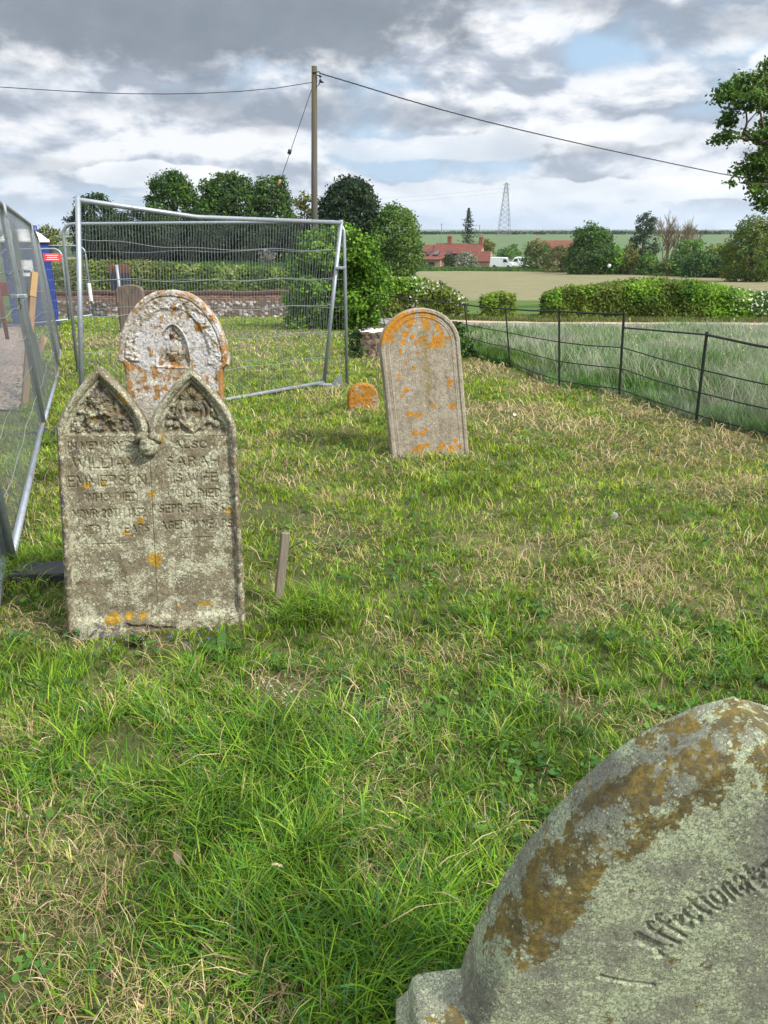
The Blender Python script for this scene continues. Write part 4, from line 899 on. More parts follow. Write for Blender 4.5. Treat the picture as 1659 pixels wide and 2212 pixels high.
    lean = np.clip(.35+.42*rng.random(n)+.35*sstep(.04, .13, h)+.25*dry*rng.random(n), 0, 1.12)
    wid = np.maximum(.0020+.0038*rng.random(n)**2.5+.008*np.clip(h-.06, 0, .12), y*.00108)
    isdry = rng.random(n) < .015+.66*dry*(.5+1.0*th2); h = np.where(isdry & (y > 2.5), h*.8, h)
    h = np.where(isdry & (rng.random(n) < .5), h*.75, h); lean = np.where(isdry, np.clip(lean+.22, 0, 1.15), lean)
    A = np.array([[.130, .228, .018], [.075, .168, .020], [.215, .30, .028], [.080, .170, .055], [.30, .34, .06], [.135, .252, .020]])
    wts = np.stack([np.ones(n), .3+1.4*lush, .25+1.2*f2, .15+.5*f1, .10+.3*dry, .4+.5*lush], -1); wts[:, 1] += 1.2*(th2 < .35); wts[:, 2] += 1.2*(th2 > .75); wts[:, 3] += 1.2*((th2 > .5) & (th2 < .6)); cw = np.cumsum(wts, 1); cw /= cw[:, -1:]
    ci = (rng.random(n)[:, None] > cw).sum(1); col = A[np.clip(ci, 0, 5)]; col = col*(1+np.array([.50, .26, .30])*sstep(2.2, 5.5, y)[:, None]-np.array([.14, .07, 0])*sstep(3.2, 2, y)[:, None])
    D_ = np.array([[.42, .30, .165], [.32, .22, .115], [.54, .42, .26], [.32, .29, .12]]); col = np.where(isdry[:, None], D_[rng.integers(0, 4, n)]*(1-.12*sstep(2.5, 4, y))[:, None], col); mid_ = fbm(x*5.5+70, y*5.5+30, 2); col = col*(.80+.42*sstep(.3, .7, mid_))[:, None]
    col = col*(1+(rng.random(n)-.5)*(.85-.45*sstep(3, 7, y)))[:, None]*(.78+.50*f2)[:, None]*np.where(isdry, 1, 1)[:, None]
    nr = y < 4.2
    a = blades('', x[nr], y[nr], z[nr], h[nr], az[nr], lean[nr], wid[nr], col[nr], 3); b = blades('', x[~nr], y[~nr], z[~nr], h[~nr], az[~nr], lean[~nr], wid[~nr], col[~nr], 2)
    tag(join_blades('grass', [a, b]), 'rough green and straw coloured grass over the churchyard', 'grass', kind='stuff')
    # matted dead clippings lying on the turf
    k = 90000; yy = np.interp(rng.random(k), cdf, ds); xx = (rng.random(k)*2-1)*(.60*yy+.9)
    dd = np.clip(patch(xx, yy, DRYg)+.07+.4*sstep(.55, .68, fbm(xx*3.1+1, yy*3.1+4, 3))+.25*sstep(.56, .68, fbm(xx*.8+3, yy*.8+8, 4)), 0, 1); ok = (rng.random(k) < dd) & ~((xx < np.interp(yy, GVY, GVX)) & (yy > GVY[0]-.2) & (yy < GVY[-1])) & clear_of_stones(xx, yy) & (xx < fence_x(yy)) & (yy < 17)
    xx, yy = xx[ok], yy[ok]; k = len(xx); L = (.03+.07*rng.random(k))*(1+.04*yy); zz = gz(xx, yy)+.006+.030*rng.random(k)
    V, q, t, c = blades('', xx, yy, zz, L, rng.random(k)*2*np.pi, np.full(k, 1.25), np.maximum(.0016, yy*.0009), D_[rng.integers(0, 4, k)]*(.7+.6*rng.random(k))[:, None], 3)
    tag(join_blades('dead_clippings', [(V, q, t, c)]), 'pale dry grass clippings matted on the turf', 'grass clippings', kind='stuff')
lawn()
def low_weeds():
    nc = 2600; yy = .6+9*rng.random(nc)**1.4; xx = (rng.random(nc)*2-1)*(.6*yy+.5); m_ = (fbm(xx*1.7+60, yy*1.7, 3) > .5) & clear_of_stones(xx, yy) & (xx < fence_x(yy)-.1); xx, yy = xx[m_], yy[m_]; nc = len(xx); k = 9
    off = rng.normal(0, .028, (nc, k, 2)); px = (xx[:, None]+off[..., 0]).ravel(); py = (yy[:, None]+off[..., 1]).ravel(); pz = gz(px, py)+.018+.045*rng.random(nc*k)
    nn = rng.normal(size=(nc*k, 3))*.35; nn[:, 2] = 1; nn /= np.linalg.norm(nn, axis=1)[:, None]; sz = (.010+.016*rng.random(nc))[:, None].repeat(k, 1).ravel()*(.7+.6*rng.random(nc*k))
    t = rng.normal(size=(nc*k, 3)); t -= nn*(t*nn).sum(1)[:, None]; t /= np.linalg.norm(t, axis=1)[:, None]; b = np.cross(nn, t); P0 = np.stack([px, py, pz], -1); S_ = sz[:, None]; V = []
    for i in range(6):
        a = i/6*2*math.pi; V.append(P0+(t*math.cos(a)+b*math.sin(a)*.75)*S_*.6+nn*S_*.1*math.cos(2*a))
    V = np.stack(V, 1).reshape(-1, 3); col = np.array([[.06, .14, .03], [.09, .18, .035], [.05, .11, .03]])[rng.integers(0, 3, nc)].repeat(k, 0)*(.75+.5*rng.random(nc*k))[:, None]
    tag(arr_mesh('low_weeds', V, [np.arange(len(V)).reshape(-1, 6)], M_grass, cols={'tint': np.repeat(col, 6, 0)}), 'clover and other small broad leaves low in the turf', 'weeds', kind='stuff')
low_weeds()
def area_blades(name, n, sampler, hfun, cols, label, wmin=.004, leanr=(.2, .6), k=.0011, seg=2, cat='grass'):
    x, y = sampler(n); n = len(x); z = gz(x, y)-.01; h = hfun(x, y)*(.6+.6*rng.random(n)); f = fbm(x*.9, y*.9+3, 3)
    lean = leanr[0]+(leanr[1]-leanr[0])*rng.random(n); wid = np.maximum(wmin, y*k); Cc = np.array(cols); f = f*.6+.4*fbm(x*2.7+5, y*2.7, 2)+(.10*sstep(.3, 2.2, x-fence_x(np.clip(y, fy.min(), fy.max())))-.08 if name == 'tall_grass' else 0); pick = np.clip(((f-.25)/.5*len(Cc)+rng.normal(0, .6, n)).astype(int), 0, len(Cc)-1)
    col = Cc[pick]*(.75+.5*rng.random(n))[:, None]
    az = 2*np.pi*fbm(x*1.8+2, y*1.8, 2)*2+rng.normal(0, 1.1, n)
    return tag(join_blades(name, [blades('', x, y, z, h, az, lean, wid, col, seg)]), label, cat, kind='stuff')
def tall_s(n):
    y = 2.5+15.3*rng.random(n)**.8; x = fence_x(np.clip(y, fy.min(), fy.max()))+.03+rng.random(n)**1.1*(.65*y+1.0-fence_x(y)).clip(.5, 99)
    ok = x > np.interp(y, [2, 13, 15.5, 18], [-9, -9, 2.05, 2.6]); return x[ok], y[ok]
area_blades('tall_grass', 120000, tall_s, lambda x, y: (.16+.26*sstep(.05, 1.3, x-fence_x(y))+.16*(fbm(x*1.1, y*1.1, 3)-.4))*(1.15-.035*y)*(.55+.9*fbm(x*2.3+40, y*2.3, 3)), [(.07, .17, .025), (.10, .19, .045), (.15, .235, .09), (.20, .27, .15), (.26, .31, .20), (.30, .31, .21)], 'tall blue green meadow grass beyond the iron railings', .0045, (.15, .75), .00085, 3)
# seed heads over the meadow: fine pale stems
def seed_s(n):
    x, y = tall_s(n); ok = (x-fence_x(y)) > .35; return x[ok], y[ok]
area_blades('seeding_grass', 24000, seed_s, lambda x, y: (.50+.12*fbm(x*1.1, y*1.1, 2))*(1.15-.035*y), [(.36, .33, .25), (.31, .34, .22), (.24, .30, .17), (.42, .37, .30)], 'pale seeding grass stems above the tall grass', .003, (.3, .9), .00055, 3)
def thistle(px, py, d, h, label):
    p = P(px, py, d); o = Vector((p.x, d, ground_at(p.x, d))); V = []; Q = []; CC = []; b = 0; root = empty('thistle', o); m = MB(); m.tube([(0, 0, 0), (.01, 0, h*.5), (0, .01, h)], [.008, .006, .003], 6)
    for i in range(7):
        z = h*(.35+.09*i); a = i*2.4; e = Vector((math.cos(a)*.14*(1-.07*i), math.sin(a)*.14, z+.10)); m.tube([(0, 0, z), e*.6+Vector((0, 0, z*.38)), e], .003, 5); m.lathe([(.001, -.012), (.013, 0), (.011, .012), (.004, .022)], e, 8)
    m.build('stem', M_stem, root)
    for i in range(34):
        z = h*rng.uniform(.05, .9); a = rng.uniform(0, 6.28); L = .16*(1.15-z/h); el = rng.uniform(.1, .8)
        for j in range(7):
            t = j/6; w_ = L*.13*math.sin(math.pi*min(.97, t*.85+.1))*(1.4 if j % 2 else .6)
            for s_ in (-1, 1): V.append((math.cos(a)*L*t-math.sin(a)*w_*s_, math.sin(a)*L*t+math.cos(a)*w_*s_, z+L*t*math.sin(el)*(1-.6*t))); CC.append(np.array((.10, .19, .07))*rng.uniform(.8, 1.2))
        for j in range(6): Q.append((b+2*j, b+2*j+1, b+2*j+3, b+2*j+2))
        b += 14
    arr_mesh('leaves', np.array(V), [np.array(Q)], M_leaf, root, cols={'tint': np.array(CC)}); tag(root, label, 'thistle')
thistle(1370, 700, 9.6, .78, 'branching thistle in the meadow just right of the tallest railing post'); thistle(1600, 700, 8.6, .84, 'larger thistle in the meadow near the right edge'); thistle(1460, 740, 9.8, .60, 'small thistle in the meadow between the two bigger thistles')
def left_s(n):
    y = 10.5+7.5*rng.random(n); x = fence_x(np.clip(y, fy.min(), fy.max()))+rng.random(n)*2.6
    return x, y
area_blades('rough_grass', 16000, left_s, lambda x, y: .16+.10*fbm(x*2, y*2, 2)+0*x, [(.05, .11, .02), (.09, .16, .03), (.14, .19, .05)], 'rough green grass between the railings and the lane', .008)
def verge_s(n):
    x = -1+26*rng.random(n); lo = np.interp(x, [-1, 2.3, 5, 12, 40], [26, 22.0, 21.2, 20.6, 20.1]); y = lo+rng.random(n)**1.3*6.5
    return x, y
area_blades('verge_grass', 38000, verge_s, lambda x, y: .10+.06*fbm(x*2, y*2, 2)+0*x, [(.12, .14, .04), (.09, .14, .03), (.20, .18, .08), (.07, .13, .03)], 'olive verge grass between the lane and the hedge', .02, k=.0012)
def marg_s(n):
    t = rng.random(n); px = 835+900*t; d = np.interp(px, [830, 1000, 1250, 1450, 1659, 1750], [176, 180, 172, 154, 124, 112])+rng.random(n)*13
    return (px-829.5)/1742*d, d
area_blades('margin_grass', 22000, marg_s, lambda x, y: .28+.4*fbm(x*.2, y*.2, 2)+0*x, [(.05, .11, .025), (.075, .14, .03), (.11, .16, .04)], 'green crop margin beyond the tilled field', .2, (.1, .4), .0016)
def lmarg_s(n):
    d = 38+60*rng.random(n); px = 130+560*rng.random(n); return (px-829.5)/1742*d, d
area_blades('far_meadow', 20000, lmarg_s, lambda x, y: .35+.2*fbm(x*.3, y*.3, 2)+0*x, [(.04, .10, .03), (.06, .13, .035), (.05, .115, .025)], 'green meadow behind the churchyard hedge', .08, (.1, .4), .0016)

# ================================================================== FOLIAGE
def unit(n): v = rng.normal(size=(n, 3)); return v/np.linalg.norm(v, axis=1)[:, None]
def leaves(pos, nrm, size, col, asp=.6):
    n = len(pos); t = unit(n); t -= nrm*(t*nrm).sum(1)[:, None]; t /= np.linalg.norm(t, axis=1)[:, None]+1e-9; b = np.cross(nrm, t)
    s = size[:, None]; V = np.stack([pos-t*s*.5, pos+b*s*asp*.5-t*s*.05, pos+t*s*.5+nrm*s*.08, pos-b*s*asp*.5-t*s*.05], 1).reshape(-1, 3)
    i = np.arange(n)*4; return V, np.stack([i, i+1, i+2, i+3], -1), np.repeat(col, 4, 0)
def lobe_leaves(lobes, dens, leaf, cols, gap=.0, droop=0, shell=.55, up_b=.25):
    """lobes: (x,y,z,rx,ry,rz). Leaves in twiggy clusters through the outer part of every lobe."""
    PP = []; NN = []; SS = []; CC = []; Cc = np.array(cols)
    L = np.array(lobes)
    for li, (x, y, z, rx, ry, rz) in enumerate(lobes):
        area = 4*math.pi*((rx*ry+ry*rz+rx*rz)/3); nc = max(6, int(area*dens/9)); d = unit(nc); r = shell+(1.06-shell)*rng.random(nc)**.6
        lump = 1+.16*(vn(d[:, 0]*3.1+li*5+20, d[:, 2]*3.1+d[:, 1]*2+20)-.5)*2
        c = np.array([x, y, z])+d*np.array([rx, ry, rz])*(r*lump)[:, None]
        ins = np.zeros(nc, bool)
        for lj in range(len(L)):
            if lj != li: ins |= (((c-L[lj, :3])/L[lj, 3:])**2).sum(1) < .55
        c, d = c[~ins], d[~ins]
        if gap: g = vn(c[:, 0]*1.9/leaf/6+50, c[:, 2]*1.9/leaf/6+c[:, 1]*.7/leaf/6+50) > gap; c, d = c[g], d[g]
        nc = len(c)
        if not nc: continue
        k = 9; cs = leaf*1.5; off = rng.normal(0, cs*.55, (nc, k, 3)); off[..., 2] *= .6
        p = (c[:, None]+off).reshape(-1, 3); nn = (d[:, None]*.65+np.array([0, 0, up_b])+unit(nc*k).reshape(nc, k, 3)*.75).reshape(-1, 3); nn /= np.linalg.norm(nn, axis=1)[:, None]
        ct = rng.random(nc)*.55+vn(c[:, 0]*.8/leaf/4+9, c[:, 2]*.8/leaf/4+9)*.45; idx = np.clip((ct[:, None]+rng.normal(0, .12, (nc, k)))*len(Cc), 0, len(Cc)-1).astype(int).ravel()
        PP.append(p); NN.append(nn); SS.append(leaf*(.6+.8*rng.random(nc*k))); CC.append(Cc[idx]*(.8+.4*rng.random(nc*k))[:, None])
    return leaves(np.concatenate(PP), np.concatenate(NN), np.concatenate(SS), np.concatenate(CC))
GREEN = [(.028, .066, .012), (.042, .096, .015), (.062, .13, .02), (.09, .165, .028)]
DARKG = [(.012, .028, .012), (.018, .038, .015), (.026, .050, .018), (.035, .06, .02)]
BRIGHT = [(.045, .11, .012), (.07, .16, .016), (.11, .22, .02), (.17, .30, .03)]
YELG = [(.06, .08, .012), (.10, .12, .018), (.14, .15, .02), (.17, .18, .03)]
WILLOW = [(.055, .11, .022), (.08, .15, .028), (.11, .19, .035), (.14, .22, .045)]
OLIVE = [(.05, .065, .018), (.08, .09, .025), (.11, .115, .035)]
GREYG = [(.03, .055, .03), (.045, .075, .04), (.065, .10, .05)]
def crown(root, o, lobes, dens, leaf, cols, **kw):
    V, q, c = lobe_leaves([(a-o.x, b-o.y, cc-o.z, d, e, f) for a, b, cc, d, e, f in lobes], dens, leaf, cols, **kw)
    return arr_mesh('crown', V, [q], M_leaf, root, cols={'tint': c})
def trunk(root, h, r, tips, n=8):
    m = MB(); bend = [(0, 0, -.3), (r*.3, 0, h*.35), (-r*.2, r*.2, h*.7), (0, 0, h)]; m.tube(bend, [r*1.3, r, r*.85, r*.7], n)
    for t in tips:
        t = Vector(t); s = Vector((0, 0, min(h, max(h*.5, t.z*.45)))); mid = s.lerp(t, .5)+Vector((0, 0, .12*(t-s).length)); m.tube([s, mid, t], [r*.5, r*.3, r*.08], 6)
    return m.build('trunk', M_bark, root, True)
def tree(name, px0, px1, ptop, pbot, d, label, cols, leaf, dens, cat='tree', nl=11, seed=0, gap=.0, group=None, base=None, shape='round', th=None, depth=.8, tr=None, shell=.5):
    rd = random.Random(seed+int(px0)); a = P((px0+px1)/2, ptop, d); b = P((px0+px1)/2, pbot, d); W = (px1-px0)/1760*d/2*1.16; zt = a.z; zb = b.z; x = a.x; g = ground_at(x, d)
    o = Vector((x, d, g)); root = empty(name, o); lobes = []
    Hh = zt-zb
    for i in range(nl):
        t = (i+.5)/nl if shape != 'round' else (i+.5)/nl
        if shape == 'round': env = math.sqrt(max(.05, 1-(2*t-1.02)**2))*.98
        elif shape == 'cone': env = 1.02-t*.92
        elif shape == 'dome': env = math.sqrt(max(.04, 1-t**2.2))
        elif shape == 'col': env = .75+.25*math.sin(t*6)
        rr = W*(.46+.12*rd.random())*(1 if shape != 'cone' else max(.35, env)); rr = max(rr, W*.2); zz = zb+Hh*t; reach = max(0, W*env-rr)
        for s_ in ((-1, 0, 1) if reach > W*.12 else (0,)):
            an = rd.uniform(0, math.pi*2); lx = s_*reach*rd.uniform(.75, 1.03); ly = rd.uniform(-1, 1)*reach*depth
            z_ = min(zz+rd.uniform(-.3, .3)*Hh/nl, zt-rr*.72-rd.uniform(0, .10)*Hh); lobes.append((x+lx, d+ly, z_, rr, rr, rr*.78))
    for i in range(nl):
        an = rd.uniform(0, math.pi); t = rd.uniform(.15, 1.0); env = math.sqrt(max(.04, 1-t**2.2)) if shape != 'cone' else 1-t*.9
        rr = W*rd.uniform(.14, .26); s_ = rd.choice((-1, 1)); lobes.append((x+s_*math.cos(an*.5)*W*env*.93, d+math.sin(an)*W*env*.8*rd.choice((-1, 1)), zb+(zt-zb)*min(t, .97), rr, rr, rr*.7))
    crown(root, o, lobes, dens*1.9, leaf, cols, gap=gap*.8, shell=shell)
    trunk(root, max(.5, (zb-g)+(zt-zb)*.45), tr or W*.09, [(l[0]-x, l[1]-d, l[2]-g) for l in lobes[::2]])
    tag(root, label, cat, group); return root
# left wood
GT = 'trees beyond the churchyard hedge'
tree('broadleaf_tree', 150, 250, 420, 545, 92, 'leftmost dark tree of the wood, behind the fence post corner', DARKG+GREEN[:2], .30, 22, seed=1, nl=9, gap=.36, group=GT, shape='dome')
tree('broadleaf_tree', 225, 330, 455, 560, 98, 'low dark tree filling the dip beside the leftmost tree', DARKG+OLIVE[:1], .30, 22, seed=2, nl=8, group=GT, gap=.3)
tree('broadleaf_tree', 306, 430, 369, 560, 95, 'tall spreading tree with loose crown, left of the domed tree', GREEN, .30, 24, seed=3, nl=12, gap=.33, group=GT, shape='dome')
tree('broadleaf_tree', 418, 556, 376, 560, 92, 'broad domed tree in the middle of the wood', GREEN+DARKG[2:], .30, 26, seed=4, nl=12, shape='dome', group=GT)
tree('broadleaf_tree', 532, 634, 379, 560, 93, 'squarish tree below the pole stay wire', GREEN+DARKG[2:], .30, 26, seed=5, nl=12, gap=.28, shape='dome', group=GT)
tree('broadleaf_tree', 622, 690, 404, 560, 88, 'yellowish green tree behind the telegraph pole', YELG+OLIVE, .26, 24, seed=6, nl=9, gap=.3, shape='cone', group=GT)
tree('cypress_tree', 692, 822, 386, 560, 86, 'very dark ragged conifer right of the telegraph pole', DARKG, .34, 26, seed=7, nl=12, shape='dome', gap=.25, group=GT)
tree('willow_tree', 800, 908, 437, 580, 84, 'rounded bright willow at the right end of the wood', WILLOW, .26, 26, seed=8, nl=12, shape='dome', group=GT)
for i, (a, b, t) in enumerate(((170, 310, 470), (280, 400, 465), (380, 510, 462), (480, 600, 465), (590, 700, 480))):
    tree('shrub', a, b, t, 580, 86, ('dark understorey shrub below the leftmost tree', 'dark understorey shrub below the loose crowned tree', 'dark understorey shrub below the domed tree', 'dark understorey shrub below the squarish tree', 'dark understorey shrub by the foot of the pole')[i], DARKG, .30, 18, 'shrub', nl=6, seed=20+i, group='understorey shrubs of the wood')
tree('blossom_shrub', 560, 592, 540, 572, 80, 'small grey pink blossoming shrub in front of the dark wood', [(.20, .17, .15), (.12, .11, .09), (.28, .25, .22)], .2, 30, 'shrub', nl=4, seed=31)
tree('golden_shrub', 76, 126, 487, 530, 50, 'yellow green bush behind the blue toilet', YELG+OLIVE, .16, 30, 'shrub', nl=6, seed=33, shape='dome')
# bushes and hedges
def hedge(name, pts, h, dep, leaf, dens, cols, label, cat='hedge', top_noise=.12, blossom=None):
    """leafy hedge along a ground line, with rounded top and lumpy sides"""
    pts = [np.array(p, float) for p in pts]; L = [0]
    for a, b in zip(pts[:-1], pts[1:]): L.append(L[-1]+np.hypot(*(b-a)[:2]))
    T = L[-1]; n = int(T*(2*h+dep)*dens); s = rng.random(n)*T; X = np.interp(s, L, [p[0] for p in pts]); Y = np.interp(s, L, [p[1] for p in pts]); hs = np.interp(s, L, [p[2] if len(p) > 2 else h for p in pts])
    i = np.clip(np.searchsorted(L, s)-1, 0, len(pts)-2); dirs = np.array([(b-a)[:2]/np.hypot(*(b-a)[:2]) for a, b in zip(pts[:-1], pts[1:])]); dv = dirs[i]; nv = np.stack([dv[:, 1], -dv[:, 0]], -1)
    u = rng.random(n)*(2*h+dep); prof = rng.random(n)
    ang = np.pi*rng.random(n); ca, sa = np.cos(ang), np.sin(ang)
    side = np.sign(ca)*np.abs(ca)**.45; vert = np.abs(sa)**.40
    vert = np.where(rng.random(n) < .5, rng.random(n)*vert, vert)
    r = 1-.22*rng.random(n)**2; lump = 1+.55*(fbm(s*1.6+3, vert*2+side+7, 3)-.5)*2*.6
    off = side*dep/2*r*lump; z = vert*hs*(1+top_noise*2*(fbm(s*.8+1, side*.5+4, 4)-.5)+.05*(fbm(s*6, side*2, 2)-.5))*(1-.12*rng.random(n)**3)
    x = X+nv[:, 0]*off; y = Y+nv[:, 1]*off; g = gz(x, y); p = np.stack([x, y, g+z], -1)+rng.normal(0, leaf*.4, (n, 3))
    nn = np.stack([nv[:, 0]*side*.8, nv[:, 1]*side*.8, .3+.5*vert], -1)+unit(n)*.7; nn /= np.linalg.norm(nn, axis=1)[:, None]
    Cc = np.array(cols); k = fbm(s*1.1+2, z*2.2+side*2, 3); idx = np.clip(((k-.25)/.5+rng.normal(0, .22, n))*len(Cc), 0, len(Cc)-1).astype(int); col = Cc[idx]*(.75+.5*rng.random(n))[:, None]
    ol_ = sstep(.55, .68, fbm(s*.45+77, z*.8+side, 3))[:, None]*(name == 'hedge')*.7; col = col*(1-ol_)+ol_*np.array([.13, .14, .03])*(.7+.6*rng.random(n))[:, None]
    if blossom: bm_ = (fbm(s*1.6+30, z*2+side, 3) > blossom[0]) & (rng.random(n) < .13) & (s > blossom[1]*T) & (s < blossom[2]*T); col = np.where(bm_[:, None], np.array([[.62, .60, .50]]), col)
    o0 = Vector((pts[0][0], pts[0][1], ground_at(pts[0][0], pts[0][1])))
    V, q, c = leaves(p-np.array(o0), nn, leaf*(.6+.8*rng.random(n)), col)
    root = empty(name, o0); arr_mesh('foliage', V, [q], M_leaf, root, cols={'tint': c})
    tag(root, label, cat); return root
HG = [(.045, .115, .010), (.085, .185, .014), (.13, .26, .018), (.20, .34, .03)]
hedge('hedge', [(4.9, 24.4, .78), (5.6, 24.35, 1.0), (8.0, 24.0, 1.12), (9.6, 23.8, .92), (10.5, 23.7, .82), (17, 23.0, .78)], 1.1, 1.5, .085, 1250, HG, 'long bright ivy green hedge beside the lane, with white blossom at its right end', top_noise=.22, blossom=(.52, .44, 1))
hedge('hedge', [(-.2, 24.6, 1.2), (1.0, 24.6, 1.25), (1.8, 24.5, 1.0), (2.5, 24.4, .55)], 1.2, 1.4, .10, 900, HG+[(.09, .12, .05)], 'short hedge with white blossom at the bend of the lane', blossom=(.50, .3, 1))
hedge('hedge', [(3.0, 24.4, .68), (3.5, 24.4, .80), (4.0, 24.3, .72)], .8, 1.1, .09, 950, HG[1:], 'low round hedge bush alone between the two lane hedges')
CLIP = [(.05, .09, .014), (.08, .13, .018), (.12, .18, .024), (.16, .22, .035), (.20, .25, .06)]
lh = [tuple(P(x, 640, 31)[:2]) for x in (60, 250, 450, 640, 760)]
hedge('hedge', [(*lh[0], 1.75), (*lh[1], 1.78), (*lh[2], 1.65), (*lh[3], 1.55), (*lh[4], 1.45)], 1.7, 1.3, .11, 620, CLIP, 'long clipped hedge with flat top behind the churchyard wall', top_noise=.04)
# evergreen bush at the end of the wall
def bush():
    c = P(727, 715, 18.9); o = Vector((c.x, c.y, ground_at(c.x, c.y))); root = empty('laurel_bush', o); lobes = []
    for (px, py, r, dd) in ((690, 535, 42, 0), (740, 520, 40, .1), (775, 545, 42, 0), (800, 590, 36, .1), (655, 575, 34, 0), (700, 600, 55, .4), (760, 620, 55, .4), (650, 650, 36, 0), (790, 640, 34, 0), (690, 680, 40, 0), (745, 690, 40, 0), (640, 690, 26, -.2), (790, 685, 28, 0), (730, 560, 50, .5), (755, 655, 30, -.5), (670, 620, 30, -.5), (700, 555, 30, -.5)):
        p = P(px, py, 18.9+dd); q = r/1740*18.9; lobes.append((p.x, p.y, p.z, q, q, q*.85))
    crown(root, o, lobes, 950, .085, BRIGHT+[(.03, .07, .012)], shell=.45); trunk(root, 1.2, .08, [(l[0]-o.x, l[1]-o.y, l[2]-o.z) for l in lobes[::2]])
    tag(root, 'large glossy green bush at the end of the churchyard wall', 'bush')
bush()
# big sycamore on the right edge
def sycamore():
    d = 34.0; c = P(1745, 600, d); o = Vector((c.x, d, ground_at(c.x, d))); root = empty('sycamore_tree', o); lobes = []
    for (px, py, rx, ry, dd) in ((1640, 180, 38, 24, 0), (1606, 188, 34, 22, .3), (1668, 210, 45, 34, 1), (1622, 222, 44, 24, -.4), (1566, 196, 20, 17, 0), (1558, 214, 14, 9, 0), (1590, 252, 26, 12, .2), (1570, 262, 20, 8, 0), (1650, 262, 34, 16, 1), (1548, 300, 14, 11, 0), (1572, 296, 24, 12, .2), (1600, 288, 22, 9, .5), (1650, 292, 30, 12, -.3), (1660, 335, 30, 26, .5), (1630, 352, 30, 22, 0), (1604, 376, 24, 17, .2), (1645, 385, 40, 24, .8), (1571, 402, 14, 10, 0), (1590, 398, 16, 10, 0), (1624, 410, 30, 15, 0), (1656, 432, 24, 16, 0), (1652, 458, 20, 14, 0), (1640, 475, 14, 8, .4), (1700, 300, 55, 60, 2), (1745, 200, 60, 70, 2), (1750, 380, 60, 60, 1), (1690, 150, 40, 30, 0), (1670, 140, 18, 12, 0), (1800, 300, 60, 90, 0)):
        p = P(px, py, d+dd); s = d/1790; lobes.append((p.x, p.y, p.z, rx*s, rx*s*.9, ry*s))
    crown(root, o, lobes, 190, .17, GREEN[1:]+[(.095, .135, .025)], gap=.34, shell=.35)
    m = MB(); bp = lambda x, y, dd=0: P(x, y, d+dd)-o
    m.tube([(0, 0, -.2), (.1, 0, 2.2), bp(1735, 380), bp(1725, 300), bp(1740, 200)], [.42, .34, .26, .2, .08], 10)
    m.tube([bp(1725, 330), bp(1670, 311), bp(1640, 306), bp(1622, 300), bp(1606, 284)], [.16, .12, .10, .08, .05], 7)
    m.tube([bp(1608, 286), bp(1614, 264), bp(1612, 244), bp(1600, 225)], [.05, .045, .03, .015], 6); m.tube([bp(1612, 268), bp(1626, 252), bp(1640, 235)], [.035, .025, .01], 6)
    m.tube([bp(1625, 302), bp(1590, 298), bp(1556, 302)], [.05, .035, .015], 6); m.tube([bp(1730, 400), bp(1660, 400), bp(1600, 395)], [.14, .08, .03], 6); m.tube([bp(1655, 310), bp(1648, 270), bp(1635, 200)], [.07, .05, .02], 6)
    m.build('trunk', M_bark, root, True); tag(root, 'large sycamore with broken crown reaching in from the right edge', 'tree')
sycamore()
# right-hand valley trees
GV = 'trees and shrubs beyond the tilled field'
tree('broadleaf_tree', 1236, 1330, 483, 585, 150, 'dense dark green tree right of the second red roof', GREEN+[(.04, .09, .03)], .42, 9, seed=41, nl=10, shape='dome', group=GV)
tree('poplar_tree', 1368, 1428, 458, 580, 158, 'thin grey green tree with open upright crown', GREYG, .36, 10, seed=42, nl=12, gap=.42, shape='col', group=GV)
for i, (a, b, t, bt, d, nm, cols) in enumerate((
    (1075, 1130, 530, 580, 225, 'small shrub behind the white vans', GREEN), (1132, 1196, 520, 586, 185, 'olive shrub right of the white vans', OLIVE+GREEN), (1180, 1250, 533, 588, 165, 'brownish scrub below the second red roof', OLIVE+[(.12, .10, .06)]),
    (1300, 1350, 528, 590, 150, 'bright green shrub beside the dense dark tree', BRIGHT), (1340, 1385, 530, 592, 150, 'olive shrub under the thin grey tree', OLIVE+YELG), (1385, 1425, 545, 594, 146, 'low green shrub between the thin tree and the bare tree', GREEN),
    (1455, 1530, 520, 600, 140, 'green shrub right of the bare tree', GREEN+BRIGHT[:2]), (1520, 1590, 522, 605, 136, 'yellowish green shrub in the right tree belt', YELG+GREEN), (1560, 1640, 530, 608, 130, 'dark low shrub near the right edge', GREEN+DARKG[2:]), (1625, 1700, 520, 610, 126, 'shrub under the sycamore at the right edge', GREEN+YELG),
    (1480, 1560, 545, 600, 132, 'dark green shrub at the foot of the right tree belt', DARKG+GREEN), (1422, 1470, 560, 598, 140, 'low shrub at the foot of the bare tree', OLIVE+GREEN))):
    tree('shrub', a, b, t, bt, d, nm, [tuple(v*1.45 for v in q_) for q_ in cols], .40, 8, 'shrub', nl=6, seed=50+i, group=GV, shape='dome')
tree('broadleaf_tree', 1585, 1690, 468, 598, 112, 'light green tree below the sycamore at the right edge', GREEN[1:]+YELG[2:]+BRIGHT[:2], .32, 14, seed=65, nl=10, group=GV, gap=.22, shape='dome')
